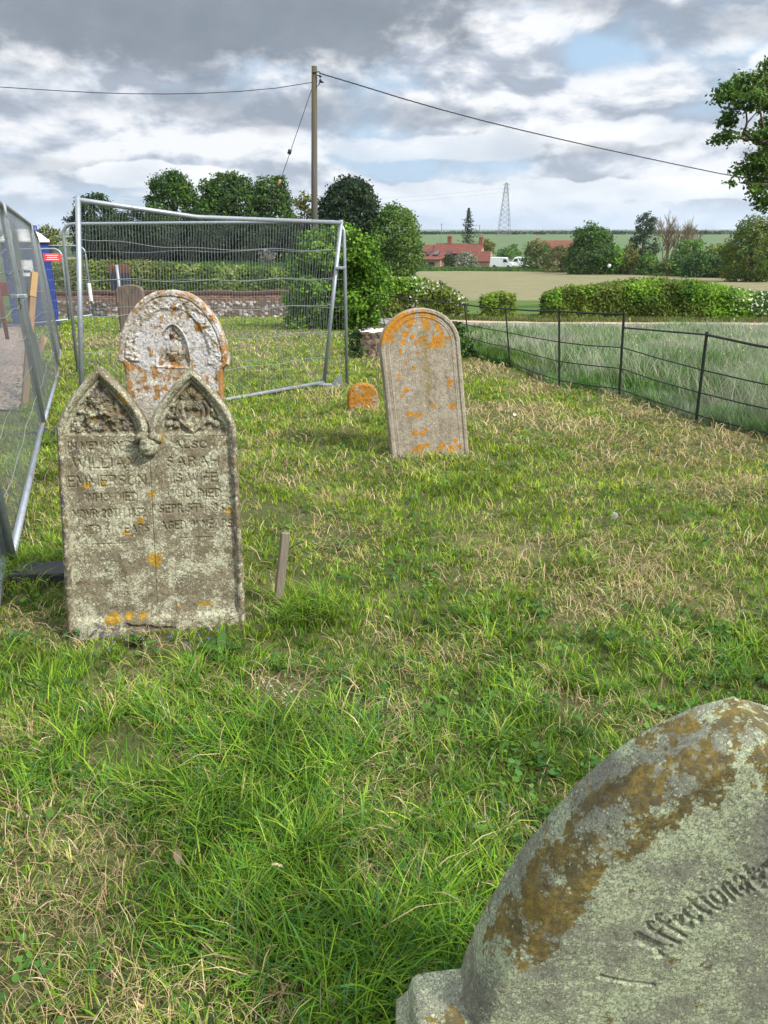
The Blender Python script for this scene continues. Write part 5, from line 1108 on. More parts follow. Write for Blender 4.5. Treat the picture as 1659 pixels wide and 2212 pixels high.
def bare_tree():
    d = 148; c = P(1440, 592, d); o = Vector((c.x, d, ground_at(c.x, d))); root = empty('bare_tree', o); m = MB(); rd = random.Random(4)
    M_tw = simple('pale_twigs', (.22, .17, .11), .9)
    def br_(p, dirv, L, r, k):
        q = p+dirv*L; m.tube([p, p.lerp(q, .5)+Vector((rd.uniform(-.05, .05)*L, 0, 0)), q], [r, r*.8, r*.55], 5 if k > 2 else 3, False)
        if k:
            for i in range(3):
                nd = (dirv+Vector((rd.uniform(-.5, .5), rd.uniform(-.5, .5), rd.uniform(-.05, .45)))).normalized(); br_(p.lerp(q, rd.uniform(.45, 1)), nd, L*rd.uniform(.6, .8), r*.66, k-1)
    for (dx, L, r, k) in ((0, 4.2, .24, 6), (1.2, 3.6, .16, 5), (-1.0, 3.2, .15, 5), (2.6, 3.8, .17, 6), (3.8, 3.2, .13, 5)):
        br_(Vector((dx, 0, -.2)), Vector((rd.uniform(-.12, .12), 0, 1)).normalized(), L, r, k)
    m.build('branches', M_tw, root); tag(root, 'pale bare twiggy tree standing over the green shrubs', 'tree', GV)
bare_tree()
# spruce by the cottage
def spruce():
    d = 228; c = P(1010, 540, d); o = Vector((c.x, d, ground_at(c.x, d))); root = empty('spruce_tree', o); zt = P(1010, 451, d).z-o.z; PP = []; NN = []; n = 0
    for k in range(26):
        t = k/25; z = 2.5+(zt-2.5)*t; r = 4.0*(1-t)**.8*(1+.3*math.sin(k*2.3))+.2
        for j in range(7):
            a = j/7*2*math.pi+k*1.3; rr = r*rng.uniform(.45, 1.25); s = np.linspace(.15, 1, 9); px = np.cos(a)*rr*s; py = np.sin(a)*rr*s; pz = z-.35*rr*s**1.2+.25*rr*(s > .8)*(s-.8)*3
            PP.append(np.stack([px, py, pz], -1)+rng.normal(0, .09, (9, 3)))
    p = np.concatenate(PP); nn = unit(len(p)); nn[:, 2] = abs(nn[:, 2])+.3; nn /= np.linalg.norm(nn, axis=1)[:, None]
    V, q, cc = leaves(p, nn, .5*(.6+.7*rng.random(len(p))), np.array(DARKG)[rng.integers(0, 4, len(p))]); arr_mesh('crown', V, [q], M_leaf, root, cols={'tint': cc})
    m = MB(); m.tube([(0, 0, -.3), (0, 0, zt)], [.28, .04], 8); m.build('trunk', M_bark, root); tag(root, 'solitary dark spruce rising behind the red roofed cottage', 'tree')
spruce()
tree('golden_shrub', 1036, 1068, 518, 548, 222, 'golden yellow bush at the cottage gable', YELG, .4, 9, 'shrub', nl=5, seed=71, shape='dome')
tree('hawthorn_shrub', 985, 1030, 545, 580, 196, 'white flowering hawthorn in front of the cottage', [(.30, .32, .24), (.10, .13, .06), (.45, .46, .38)], .34, 12, 'shrub', nl=5, seed=72, shape='dome')
tree('shrub', 960, 990, 552, 580, 197, 'dark shrub left of the flowering hawthorn', DARKG+GREEN[:2], .34, 10, 'shrub', nl=4, seed=73, shape='dome')
tree('shrub', 906, 935, 571, 582, 192, 'low planting under the cottage eaves', GREEN+[(.15, .17, .12)], .3, 8, 'shrub', nl=3, seed=74, shape='dome')
# skyline
for i, (a, b, t, nm) in enumerate(((908, 936, 502, 'small round tree on the skyline left of the far pole'), (1326, 1350, 500, 'small skyline tree behind the dense dark tree'), (1492, 1506, 495, 'tiny skyline tree right of the bare tree'), (1508, 1532, 500, 'small skyline tree between bare tree and sycamore'), (1540, 1560, 502, 'flat skyline bush near the sycamore'), (1105, 1120, 504, 'low skyline bush right of the pylon'), (1160, 1172, 502, 'skyline bush above the second cottage chimney'))):
    tree('skyline_tree', a, b, t, 510, 690, nm, DARKG+GREYG, 1.3, .7, 'tree', nl=4, seed=80+i, group='trees on the skyline', shape='dome')
a0 = P(868, 509, 704); a1 = P(1620, 507, 704); hedge('hedgerow', [(a0.x, 704, 1.8), ((a0.x+a1.x)/2, 704, 2.3), (a1.x, 704, 2.5)], 2.0, 1.5, 1.0, 4.5, DARKG, 'thin dark hedgerow along the top of the green hill', top_noise=.4)

# ================================================================== WALL
def f_wall(n):
    o = n.tc(); z = n.sep(o)[2]
    bk = n.new('ShaderNodeTexBrick'); n.put(bk.inputs['Vector'], n.mp(o, rot=(R(90), 0, 0))); bk.inputs['Scale'].default_value = 1
    bk.inputs['Brick Width'].default_value = .23; bk.inputs['Row Height'].default_value = .075; bk.inputs['Mortar Size'].default_value = .008
    bk.inputs['Color1'].default_value = (.13, .052, .034, 1); bk.inputs['Color2'].default_value = (.24, .10, .06, 1); bk.inputs['Mortar'].default_value = (.25, .22, .18, 1)
    fl = n.vor(n.mp(o, (1, 1, 1.25)), 8.5); fc = n.sep(n.vor(n.mp(o, (1, 1, 1.25)), 8.5, out='Color'))
    flint = n.ramp(fc[0], [(0, (.13, .075, .05)), (.35, (.22, .18, .14)), (.55, (.60, .57, .52)), (.8, (.18, .10, .07)), (1, (.72, .70, .66))]); flint = n.mix(n.step(fl, .42, .60), flint, (.12, .09, .07))
    c = n.mix(n.step(z, .50, .54), flint, bk.outputs[0]); c = n.mix(n.m('MULTIPLY', n.step(n.noise(o, 5, 7, .7), .5, .65), .5), c, (.07, .055, .04))
    n.out(c, .92, n.bump(n.m('SUBTRACT', 1, fl), .7, .03))
M_wall = mat('flint_and_brick', f_wall)
def wall():
    a = P(40, 640, 26); b = P(655, 640, 26); za = P(60, 629, 26).z; root = empty('churchyard_wall', (a.x, 26, 0)); L = b.x-a.x; n = 60; g0 = ground_at((a.x+b.x)/2, 26)
    m = MB()
    for i in range(n):
        x0, x1 = L*i/n, L*(i+1)/n; g = g0; t0 = za-.11+.02*math.sin(i*.5)
        m.add([(x0, 0, g-.3), (x1, 0, g-.3), (x1, 0, t0), (x0, 0, t0), (x0, .34, g-.3), (x1, .34, g-.3), (x1, .34, t0), (x0, .34, t0)], [(0, 1, 2, 3), (5, 4, 7, 6), (3, 2, 6, 7)]+([(0, 3, 7, 4)] if i == 0 else [])+([(1, 5, 6, 2)] if i == n-1 else []))
    o = m.build('wall', M_wall, root); 
    o.location.z = g0
    for v in o.data.vertices: v.co.z -= g0
    m = MB(); M_cop = simple('brick_coping', (.085, .045, .033), .95, var=.5, sc=10, bmp=.5); x = 0
    rd = random.Random(2)
    while x < L: m.box((x+.11, .17, za-.06+.01*rd.random()+.02*math.sin(x/L*60*.5)), (.215, .40, .10), bev=.012); x += .225
    m.build('coping', M_cop, root); tag(root, 'low churchyard wall of flint with red brick courses on top', 'wall')
wall()
# notice board back
M_board = simple('dark_board', (.035, .04, .06), .6, var=.3, sc=6); M_brownb = simple('brown_board', (.13, .055, .04), .7, var=.3)
def board():
    c = P(263, 640, 25.3); o = Vector((c.x, c.y, ground_at(c.x, c.y))); root = empty('notice_board', o); s = 25.3/1740
    z = lambda py: P(263, py, 25.3).z-o.z
    m = MB(); m.box((0, .02, (z(572)+z(590))/2), (44*s, .05, z(572)-z(590)), bev=.01); m.build('header', M_brownb, root)
    m = MB(); m.box((0, .02, (z(590)+z(628))/2), (44*s, .05, z(590)-z(628)), bev=.01)
    for k in range(-2, 3): m.box((k*8*s, -.012, (z(590)+z(628))/2), (.02, .015, z(592)-z(626)))
    m.build('panel', M_board, root)
    m = MB(); m.tube([(-.02, -.06, 0), (-.03, -.06, z(572))], .05, 10); m.build('post', M_galv, root, True); tag(root, 'back of a dark notice board on a metal post, by the churchyard wall', 'notice board')
board()

# ================================================================== TELEGRAPH POLE AND CABLES
pd = 33.0; pt_ = P(679, 143, pd); pb = Vector((P(676, 560, pd).x, pd, ground_at(P(676, 560, pd).x, pd)))
root = empty('telegraph_pole', pb); m = MB(); tp = pt_-pb; m.tube([(0, 0, -.3), tp*.5, tp], [.145, .125, .105], 14); m.build('shaft', M_pole, root, True)
m = MB(); s = pd/1837; q = lambda px, py: P(px, py, pd-.12)-pb
m.tube([q(674, 157), q(690, 155), q(694, 160)], .02, 6); m.tube([q(683, 163), q(692, 163)], .018, 6); m.build('bracket', M_iron, root)
for (px, py, py2) in ((691.5, 163, 167), (692, 171, 179), (696, 176, 179)):
    m = MB(); m.tube([q(px, py), q(px+.4, (py+py2)/2), q(px+.3, py2)], [.03, .06, .035], 8); m.build('insulator', M_cable, root, True)
m = MB(); m.tube([q(691, 180), q(688, 185), q(684, 187)], .012, 5); m.tube([q(692, 166), q(690, 178), q(688, 184)], .012, 5); m.build('lead_wire', M_cable, root)
tag(root, 'tall wooden telegraph pole standing behind the fence panels', 'telegraph pole')
def cable(name, pts, r, label, braid=False):
    o = Vector(pts[0]); rt = MB(); P_ = [Vector(p)-o for p in pts]; out = []
    for i in range(len(P_)-1):
        for k in range(6): out.append(P_[i].lerp(P_[i+1], k/6))
    out.append(P_[-1]); rt.tube(out, r, 6)
    if braid:
        S = [0]
        for a, b in zip(out[:-1], out[1:]): S.append(S[-1]+(b-a).length)
        w2 = []; n = int(S[-1]/.35)
        for i in range(n*2):
            t = i/(n*2-1)*S[-1]; j = min(len(S)-2, max(0, int(np.searchsorted(S, t))-1)); p = out[j].lerp(out[j+1], (t-S[j])/(S[j+1]-S[j]+1e-9)); w2.append(p+Vector((0, 0, r*.9*(1 if i % 2 else -1))))
        rt.tube(w2, r*.55, 5)
    if name == 'stay_wire': ob = empty(name, o); rt.build('wire', M_cable, ob)
    else: ob = rt.build(name, M_cable); ob.location = o
    return tag(ob, label, 'cable')
pts = []
for t in np.linspace(0, 1, 15):
    px = 690+(1900-690)*t; d = pd+t*12
    py = np.interp(px, [690, 780, 880, 1000, 1150, 1300, 1450, 1570, 1900], [158, 185, 216, 250, 287, 321, 353, 378, 432]); pts.append(P(px, py, d))
cable('overhead_cable', pts, .022, 'twisted black overhead cable falling from the pole to the right', True)
pts = []
for t in np.linspace(0, 1, 13):
    px = 674-(674+260)*t; py = np.interp(px, [-260, 0, 100, 200, 300, 400, 500, 600, 674], [170, 188, 194.5, 200, 203, 203, 199, 190, 178]); pts.append(P(px, py, pd-t*4))
cable('overhead_cable', pts, .013, 'thin overhead cable sagging from the pole to the left edge')
g = P(540, 600, pd); st0 = P(675, 188, pd); st1 = P(601, 404, pd-.6); stb = st0+(st1-st0)*1.9
sw = cable('stay_wire', [st0, st0.lerp(stb, .5), stb], .012, 'slanting stay wire of the telegraph pole')
for (a, b, r, nm, mt) in ((P(627, 323, pd-.4), P(624, 333, pd-.4), .07, 'insulator', M_iron), (P(606, 388, pd-.6), P(600, 402, pd-.62), .045, 'guard', M_ochre)):
    m = MB(); m.tube([a-sw.location, b-sw.location], r, 8); m.build(nm, mt, sw, True)

# ================================================================== COTTAGES
def f_pan(n):
    o = n.tc(); a = n.noise(o, 1.4, 8, .75); wv = n.m('SINE', n.m('MULTIPLY', n.sep(o)[0], 24))
    c = n.mix(n.step(a, .3, .7), (.10, .034, .024), (.20, .068, .045)); c = n.mix(n.m('MULTIPLY', n.step(n.noise(o, .7, 5), .55, .7), .35), c, (.16, .10, .07)); n.out(c, .9, n.bump(wv, .6, .05))
M_pan = mat('red_pantiles', f_pan)
M_brick = simple('pinkish_brick', (.33, .20, .15), .95, var=.35, sc=2.5); M_brickd = simple('chimney_brick', (.27, .11, .075), .95, var=.35, sc=3)
M_dark = simple('window_glass', (.02, .022, .025), .2, spec=.5); M_timber = simple('dark_timber', (.05, .035, .03), .8)
def cottage1():
    d = 212; b = P(985, 577, d); g = min(ground_at(b.x, d), b.z+.4); o = Vector((b.x, d, g)); root = empty('cottage', o, R(-20))
    X = lambda px: (P(px, 560, d).x-o.x)*1.0
    Z = lambda py: P(985, py, d).z-o.z
    zr, ze, zc = Z(526.5), Z(547), Z(560); wl, wr, xm = X(934), X(1036), X(958)
    m = MB(); m.prism([(0, -.3), (0, ze), (3.2, zr-.15), (6.4, ze), (6.4, -.3)], wl, wr, 'x'); m.prism([(-3.6, -.3), (-3.6, zc), (0, ze-.1), (0, -.3)], X(909), xm, 'x'); m.prism([(-2.6, -.3), (-2.6, Z(563)), (0, Z(544)), (0, -.3)], X(1024), X(1064), 'x'); m.prism([(1, -.3), (1, Z(545)), (3.8, Z(531)), (6.4, Z(545)), (6.4, -.3)], X(904), wl, 'x')
    m.build('wall', M_brick, root)
    def plane(pts, th=.16):
        m = MB(); a, b_, c, e = [Vector(p) for p in pts]; nn = (b_-a).cross(e-a).normalized()*th; m.add([a, b_, c, e, a+nn, b_+nn, c+nn, e+nn], [(0, 1, 2, 3), (7, 6, 5, 4), (0, 4, 5, 1), (1, 5, 6, 2), (2, 6, 7, 3), (3, 7, 4, 0)]); return m
    rf = plane([(wl-.2, -.3, ze-.18), (wr+.25, -.3, ze-.18), (wr+.25, 3.2, zr-.1), (wl-.2, 3.2, zr-.1)]).build('roof', M_pan, root)
    plane([(wr+.25, 6.7, ze-.18), (wl-.2, 6.7, ze-.18), (wl-.2, 3.2, zr-.1), (wr+.25, 3.2, zr-.1)]).build('roof', M_pan, root)
    plane([(X(907), -3.9, zc-.12), (xm+.1, -3.9, zc-.12), (xm+2.2, -.25, ze-.02), (X(907)+2.2, -.25, ze-.02)]).build('roof', M_pan, root)
    plane([(X(1023), -2.8, Z(563)-.1), (X(1066), -2.8, Z(563)-.1), (X(1060), .1, Z(544)+.1), (X(1021), .1, Z(544)+.1)]).build('roof', M_pan, root)
    plane([(X(903), .8, Z(545)-.1), (wl, .8, Z(545)-.1), (wl, 3.8, Z(531)), (X(903), 3.8, Z(531))]).build('roof', M_pan, root)
    for px in (919, 938, 965):
        m = MB(); x = X(px); m.prism([(-2.2, (zc+ze)/2+.0), (-2.2, (zc+ze)/2+.45), (.3, ze+.55), (.3, ze)], x, x+1.3, 'x'); m.build('dormer', M_timber if px != 938 else M_dark, root)
    for px, w_, ht in ((963, 1.15, Z(512)), (1033, 1.0, Z(513))):
        m = MB(); m.box((X(px), 3.2, (zr-1+ht)/2), (w_, .9, ht-zr+1)); m.box((X(px), 3.2, ht), (w_+.2, 1.1, .18)); c = m.build('chimney', M_brickd, rf)
        for k in (-.25, .25): m = MB(); m.lathe([(.14, 0), (.11, .5), (.13, .5)], (X(px)+k, 3.2, ht+.08), 8); m.build('chimney_pot', M_brickd, c)
    for (x0, x1, y0, y1, yy) in ((912, 917, 563, 576, -3.64), (920, 925, 563, 576, -3.64), (932, 945, 565, 574, -3.64), (979, 986, 549, 558, -.04), (1032, 1034, 567, 577, -2.64)):
        m = MB(); m.box(((X(x0)+X(x1))/2, yy, (Z(y0)+Z(y1))/2), (X(x1)-X(x0), .1, Z(y0)-Z(y1))); f = m.build('window', M_timber, root)
        m = MB(); m.box(((X(x0)+X(x1))/2, yy-.06, (Z(y0)+Z(y1))/2), ((X(x1)-X(x0))*.8, .03, (Z(y0)-Z(y1))*.85)); m.build('pane', M_dark, f)
    tag(root, 'long low cottage with red pantile roof and two brick chimneys', 'cottage')
cottage1()
def cottage2():
    d = 235; b = P(1195, 572, d); o = Vector((b.x, d, ground_at(b.x, d))); root = empty('cottage', o); X = lambda px: P(px, 560, d).x-o.x; Z = lambda py: P(1195, py, d).z-o.z
    ze, zr = Z(538), Z(521); x0, x1 = X(1150), X(1246)
    m = MB(); m.prism([(0, -.3), (0, ze), (3, zr-.1), (6, ze), (6, -.3)], x0, x1, 'x'); m.build('wall', M_brick, root)
    for a, b_ in (((-.3, ze-.15), (3, zr)), ((6.3, ze-.15), (3, zr))):
        m = MB(); m.prism([a, b_, (b_[0], b_[1]+.18), (a[0], a[1]+.18)], x0-.2, x1+.2, 'x'); rf = m.build('roof', M_pan, root)
    m = MB(); m.box((X(1163), 3, (zr-1+Z(514))/2), (1.0, .9, Z(514)-zr+1)); m.build('chimney', M_brickd, rf)
    for px in (1212, 1224, 1236):
        m = MB(); m.box((X(px), -.04, Z(545)), (1.1, .1, 1.2)); f = m.build('window', M_timber, root); m = MB(); m.box((X(px), -.1, Z(545)), (.85, .03, .95)); m.build('pane', M_dark, f)
    tag(root, 'second red roofed cottage half hidden by scrub', 'cottage')
cottage2()
# ---- vans
M_vanp = simple('white_vehicle_paint', (.72, .73, .74), .3, var=.04, spec=.5); M_tyre = simple('tyre_rubber', (.02, .02, .02), .8); M_grey = simple('grey_plastic', (.12, .12, .13), .6)
M_amber = simple('lamp_lens', (.7, .55, .4), .2)
def van(px, d, rz, label, L=5.6):
    c = P(px, 577, d); o = Vector((c.x, d, ground_at(c.x, d))); root = empty('van', o, rz); z1 = 2.45
    prof = [(-L/2, .35), (-L/2, z1-.12), (-L/2+.15, z1), (L/2-2.0, z1), (L/2-1.5, z1-.12), (L/2-.75, 1.35), (L/2-.12, 1.15), (L/2, .95), (L/2, .35)]
    m = MB(); n = len(prof); vs = [(a, y, z) for y, k in ((-.98, 1), (-.90, 0), (.90, 0), (.98, 1)) for a, z in [(p[0], p[1]) for p in prof]]
    ring = lambda y, ins: [(a*(1-ins*.01), y*(1 if z < 1.3 else .93), z-(ins*.05 if z > 2 else 0)) for a, z in prof]
    R0, R1, R2, R3 = ring(-1.0, 1), ring(-.92, 0), ring(.92, 0), ring(1.0, 1); vs = R0+R1+R2+R3; fs = [(k*n+i, k*n+(i+1) % n, (k+1)*n+(i+1) % n, (k+1)*n+i) for k in range(3) for i in range(n)]+[tuple(range(n)), tuple(range(3*n, 4*n))[::-1]]
    m.add(vs, fs); body = m.build('body', M_vanp, root)
    m = MB(); m.add([(L/2-1.46, -.80, z1-.18), (L/2-1.46, .80, z1-.18), (L/2-.76, .86, 1.40), (L/2-.76, -.86, 1.40), (L/2-1.52, -.80, z1-.2), (L/2-.80, -.86, 1.34)], [(0, 1, 2, 3)])
    for v in range(4): m.v[v] = (m.v[v][0]+.04, m.v[v][1], m.v[v][2]+.02)
    m.build('windscreen', M_dark, root)
    for s_ in (-1, 1):
        m = MB(); m.add([(L/2-2.3, s_*1.0, 1.35), (L/2-1.15, s_*1.0, 1.35), (L/2-1.55, s_*.96, 2.05), (L/2-2.3, s_*.96, 2.05)], [(0, 1, 2, 3)]); m.build('side_window', M_dark, root)
        m = MB(); m.box((L/2-.10, s_*.75, .95), (.22, .3, .2), bev=.03); m.build('headlight', M_amber, root)
        m = MB(); m.box((L/2-1.2, s_*1.12, 1.45), (.12, .2, .3), bev=.03); m.build('wing_mirror', M_grey, root)
        for x in (-L/2+1.1, L/2-1.0):
            m = MB(); m.tube([(x, s_*.80, .36), (x, s_*1.02, .36)], .36, 18); wl_ = m.build('wheel', M_tyre, root); m = MB(); m.tube([(x, s_*1.0, .36), (x, s_*1.035, .36)], .2, 14); m.build('rim', M_grey, wl_)
    m = MB(); m.box((L/2-.02, 0, .5), (.16, 1.9, .3), bev=.04); m.build('bumper', M_grey, root)
    tag(root, label, 'van', 'white vans parked by the cottage')
van(1084, 200, R(-22), 'white van nearest the cottage, its bonnet facing right')
van(1119, 205, R(168), 'white van parked behind, right of the other, seen side on', 4.9)
# white bag caught in the scrub
m = MB(); vs = []; 
for i in range(9):
    for k in range(12):
        a = math.pi*i/8; b = 2*math.pi*k/12; r = 1+.35*math.sin(3*b+i)+.2*math.cos(5*a+k); vs.append((math.sin(a)*math.cos(b)*r*.42, math.sin(a)*math.sin(b)*r*.3, math.cos(a)*r*.42))
m.add(vs, [(i*12+k, i*12+(k+1) % 12, (i+1)*12+(k+1) % 12, (i+1)*12+k) for i in range(8) for k in range(12)]); ob = m.build('white_sack', M_white); ob.scale = (.7, .7, .6); ob.location = P(1316, 574, 147); tag(ob, 'crumpled white sack in the scrub below the dense dark tree', 'sack')

# ================================================================== PYLON AND FAR POLES
M_pyl = simple('pylon_steel', (.20, .215, .23), .6, .2)
def pylon():
    d = 640; b = P(1088, 516, d); o = Vector((b.x, d, ground_at(b.x, d))); root = empty('pylon', o); zt = P(1096, 395, d).z-o.z; m = MB(); r = .16
    hw = lambda z: 3.9*(1-z/zt)**.9+.75
    N_ = 11; zs = [zt*(1-(1-i/N_)**1.12) for i in range(N_+1)]
    for sx in (-1, 1):
        for sy in (-1, 1): m.tube([(sx*hw(z), sy*hw(z), z) for z in zs], r, 4, False)
    for i in range(N_):
        z0, z1 = zs[i], zs[i+1]; a, b_ = hw(z0), hw(z1)
        for s_ in (-1, 1):
            m.tube([(-a, s_*a, z0), (b_, s_*b_, z1)], r*.6, 3, False); m.tube([(a, s_*a, z0), (-b_, s_*b_, z1)], r*.6, 3, False); m.tube([(-b_, s_*b_, z1), (b_, s_*b_, z1)], r*.6, 3, False)
            m.tube([(s_*a, -a, z0), (s_*b_, b_, z1)], r*.6, 3, False); m.tube([(s_*b_, -b_, z1), (s_*b_, b_, z1)], r*.6, 3, False)
    m.build('lattice', M_pyl, root)
    for z in (.80, .88, .96): m = MB(); m.tube([(-3.0, 0, zt*z), (0, 0, zt*z+.9), (3.0, 0, zt*z)], r*.7, 4); m.build('arm', M_pyl, root)
    tag(root, 'tall slender steel lattice pylon on the far hill', 'pylon')
    for k, dz in enumerate((.82, .9)):
        m = MB(); P0 = Vector((-2.5, 0, zt*dz)); L = [P0+Vector((-300*t, 25*t, -26*t*(1-t)*4*.25-5*t)) for t in np.linspace(0, 1, 14)]; m.tube(L, .05, 3, False); ob = m.build('power_line', M_pyl); ob.location = o; tag(ob, ('lower thin power line left of the pylon', 'upper thin power line left of the pylon')[k], 'power line')
pylon()
for (px, t, b_, d, nm) in ((953, 483, 514, 420, 'far wooden pole on the green hill left of the spruce'), (1035, 486, 515, 420, 'far pole on the green hill right of the spruce')):
    p = P(px, b_, d); o = Vector((p.x, d, min(p.z, ground_at(p.x, d)))); m = MB(); m.tube([(0, 0, 0), (0, 0, P(px, t, d).z-o.z)], .17, 6); m.box((0, 0, P(px, t, d).z-o.z-.3), (1.4, .15, .15)); ob = m.build('utility_pole', M_pyl); ob.location = o; tag(ob, nm, 'pole', 'poles on the far hill')

# ================================================================== SMALL THINGS ON THE LAWN
# stake
g = G(600, 1316); t = P(617, 1150, g.y+.04); root = empty('wooden_stake', g); m = MB(); v = t-g; ax = v.normalized(); sd_ = Vector((1, .35, 0)).normalized(); sd_ = (sd_-ax*sd_.dot(ax)).normalized(); M3 = Matrix((sd_, ax.cross(sd_), ax)).transposed()
n = 10
for i in range(n):
    pass
m.box(v*.5-ax*.05, (.040, .030, v.length+.1), M3, bev=.004); m.build('shaft', M_wood, root); tag(root, 'short weathered wooden stake right of the double headstone', 'stake')
# stump
def stump():
    g = G(815, 768); o = g; root = empty('tree_stump', o); rd = random.Random(5); n = 40; vs = []; prof = [(0, 1.25), (.12, 1.05), (.25, .96), (.38, .93), (.44, .90)]
    m = MB()
    for z, k in prof:
        for i in range(n):
            a = 2*math.pi*i/n; r = .30*k*(1+.10*math.sin(3*a+1)+.06*math.sin(7*a)+.04*math.sin(13*a+z*8)); vs.append((math.cos(a)*r*1.25, math.sin(a)*r, z-.03))
    m.add(vs, [(j*n+i, j*n+(i+1) % n, (j+1)*n+(i+1) % n, (j+1)*n+i) for j in range(len(prof)-1) for i in range(n)])
    M_bk2 = mat('stump_bark', lambda n_: n_.out(n_.mix(n_.step(n_.noise(n_.tc(), 12, 7, .7), .4, .6), (.05, .032, .022), (.25, .19, .13)), .95, n_.bump(n_.noise(n_.tc(), 16, 7, .7), 1, .04)))
    M_cut = simple('pale_cut_wood', (.46, .42, .36), .9, var=.2, sc=10)
    m.build('bark', M_bk2, root, True); m = MB(); m.add([(v_[0]*.97, v_[1]*.97, v_[2]+.004+.01*math.sin(i*1.7)) for i, v_ in enumerate(vs[-n:])], [tuple(range(n))]); m.build('cut_face', M_cut, root)
    lob = [(-.34, -.1, .22, .12, .14, .20), (-.30, -.22, .08, .16, .12, .10), (-.2, .1, .36, .12, .14, .10)]; V, q, c = lobe_leaves(lob, 1300, .06, DARKG+GREEN); arr_mesh('ivy', V, [q], M_leaf, root, cols={'tint': c})
    tag(root, 'sawn tree stump with ivy, behind the tall grey headstone', 'tree stump')
    g2 = G(1000, 772); r2 = empty('ivy_bush', g2); V, q, c = lobe_leaves([(-.12, 0, .26, .20, .18, .28), (-.05, 0, .1, .24, .2, .16), (-.18, 0, .40, .12, .12, .14)], 1200, .055, DARKG+GREEN); arr_mesh('foliage', V, [q], M_leaf, r2, cols={'tint': c}); tag(r2, 'dark ivy clump peeping out right of the tall grey headstone', 'ivy')
stump()
# dandelion clocks
M_fluff = simple("dandelion_fluff", (.42, .42, .38), .9)
def clock(px, py, h, label):
    g = G(px, py); root = empty('dandelion_clock', g); m = MB(); m.tube([(0, 0, 0), (.004, 0, h*.6), (.002, 0, h)], .0016, 5); m.build('stem', M_stem, root)
    m = MB(); c = Vector((.002, 0, h+.012))
    for v in unit(130): v = Vector(v); e = c+v*.017; m.tube([c+v*.004, e], .0004, 3, False); m.box(e, (.004, .004, .002))
    m.build('seed_head', M_fluff, root); tag(root, label, 'dandelion')
clock(1324, 1140, .075, 'pale dandelion clock on a thin stem, in the open lawn on the right'); clock(200, 1372, .05, 'small dandelion clock at the left foot of the double headstone')
# fallen leaves and scraps
def scrap(px, py, L, W_, rz, matl, name, label, cat, up_=.05):
    g = G(px, py); m = MB(); vs = []; n = 7
    for i in range(n):
        t = i/(n-1); w_ = W_*math.sin(math.pi*min(1, t*.9+.08))**.8
        for s_ in (-1, 0, 1): vs.append(((t-.5)*L, s_*w_/2, .006*math.sin(3*t)+abs(s_)*.006+(.003*math.sin(7*t+s_))))
    m.add(vs, [(i*3+k, i*3+k+1, (i+1)*3+k+1, (i+1)*3+k) for i in range(n-1) for k in range(2)]); ob = m.build(name, matl, None, True); ob.location = g+Vector((0, 0, up_)); ob.rotation_euler = (.3, .2, rz); tag(ob, label, cat)
M_dead = simple('dead_leaf', (.13, .095, .065), .9, var=.3, sc=60); M_paleleaf = simple('pale_dead_leaf', (.50, .43, .28), .9)
scrap(392, 1893, .06, .022, -1.1, M_dead, 'dead_leaf', 'curled brown dead leaf lying in the grass low on the left', 'leaf', .055); scrap(602, 1914, .034, .010, -.1, M_paleleaf, 'dead_leaf', 'pale straw coloured leaf in the lower grass', 'leaf', .06)
scrap(836, 1348, .026, .012, -.3, M_paleleaf, 'paper_scrap', 'tiny white scrap on the turf right of the stake', 'scrap', .03); scrap(1112, 905, .12, .05, 1.2, M_white, 'paper_scrap', 'white scrap in dry grass right of the tall grey headstone', 'scrap', .03)
# chalk crumbs on the bare patch
m = MB(); g0 = G(605, 1503)
for i in range(60):
    a = rng.normal(0, .06, 2); r = rng.uniform(.0015, .006); p = Vector((a[0]*1.2, a[1]*.8, .0)); p.z = ground_at(g0.x+p.x, g0.y+p.y)-g0.z+r*.3
    vs = [p+Vector(v)*r*rng.uniform(.6, 1.3) for v in ((1, 0, 0), (-1, 0, 0), (0, 1, 0), (0, -1, 0), (0, 0, 1), (0, 0, -1))]; m.add(vs, [(0, 2, 4), (2, 1, 4), (1, 3, 4), (3, 0, 4), (2, 0, 5), (1, 2, 5), (3, 1, 5), (0, 3, 5)])
ob = m.build('chalk_crumbs', simple('chalk', (.62, .58, .50), .9)); ob.location = g0; tag(ob, 'white chalk crumbs on the bare earth patch', 'stones', kind='stuff')
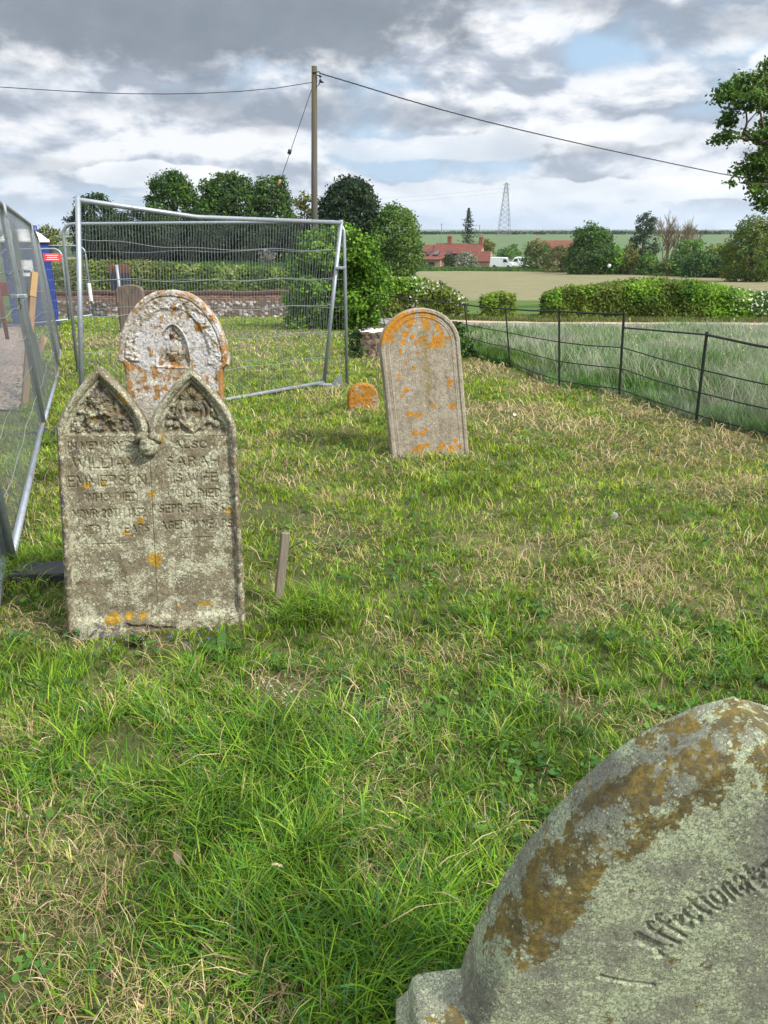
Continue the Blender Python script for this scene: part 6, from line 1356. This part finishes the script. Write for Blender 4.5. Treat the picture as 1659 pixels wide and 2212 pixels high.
# speedwell at the foot of the double headstone
m = MB(); g0 = G(330, 1400); 
for i in range(26):
    px, py = rng.uniform(190, 520), rng.uniform(1385, 1420); g = G(px, py)-g0; g.z += rng.uniform(.03, .07)
    for k in range(4):
        a = k*math.pi/2; e = Vector((math.cos(a), -.4, math.sin(a)))*.004; m.add([g, g+e+Vector((math.sin(a), 0, -math.cos(a)))*.0025, g+e*1.4, g+e-Vector((math.sin(a), 0, -math.cos(a)))*.0025], [(0, 1, 2, 3)])
ob = m.build('speedwell', simple('speedwell_petal', (.13, .12, .55), .8)); ob.location = g0; tag(ob, 'tiny blue speedwell flowers below the double headstone', 'flowers', kind='stuff')
# broad leaved weeds near the double stone
def weed(px, py, r, n, label):
    g = G(px, py); V = []; Q = []; CC = []; b = 0
    for i in range(n):
        a = rng.uniform(0, 6.28); L = r*rng.uniform(.6, 1.1); el = rng.uniform(.3, 1.0); w_ = L*.16; 
        for j in range(6):
            t = j/5; x = L*t*math.cos(el*(1-.5*t)); z = .01+L*t*math.sin(el)*(1-.45*t); ww = w_*math.sin(math.pi*min(.97, t*.85+.1))
            for s_ in (-1, 1): V.append((math.cos(a)*x-math.sin(a)*ww*s_, math.sin(a)*x+math.cos(a)*ww*s_, z+.15*ww)); CC.append(np.array((.045, .10, .02))*(.8+.5*(i % 3)/2))
        for j in range(5): Q.append((b+2*j, b+2*j+1, b+2*j+3, b+2*j+2))
        b += 12
    root = arr_mesh('dock_plant', np.array(V), [np.array(Q)], M_leaf, cols={'tint': np.array(CC)}); root.location = g; tag(root, label, 'plant')
weed(478, 1420, .11, 22, 'leafy dock plant in front of the right foot of the double headstone'); weed(300, 1395, .07, 16, 'small leafy weed under the double headstone text'); weed(1060, 1600, .06, 12, 'small leafy weed in the lawn left of the near headstone')

# ================================================================== HAZE
def haze():
    m = MB(); m.box((0, 0, 20), (20400, 20400, 260)); M = bpy.data.materials.new('haze'); M.use_nodes = True; n = N(M.node_tree)
    v = n.new('ShaderNodeVolumePrincipled'); v.inputs['Color'].default_value = (.78, .86, .95, 1); v.inputs['Density'].default_value = .00010; v.inputs['Anisotropy'].default_value = .2
    o = n.new('ShaderNodeOutputMaterial'); n.l.new(v.outputs[0], o.inputs['Volume']); ob = m.build('haze', M); tag(ob, 'thin summer haze over the far fields', 'haze', kind='stuff')
haze()
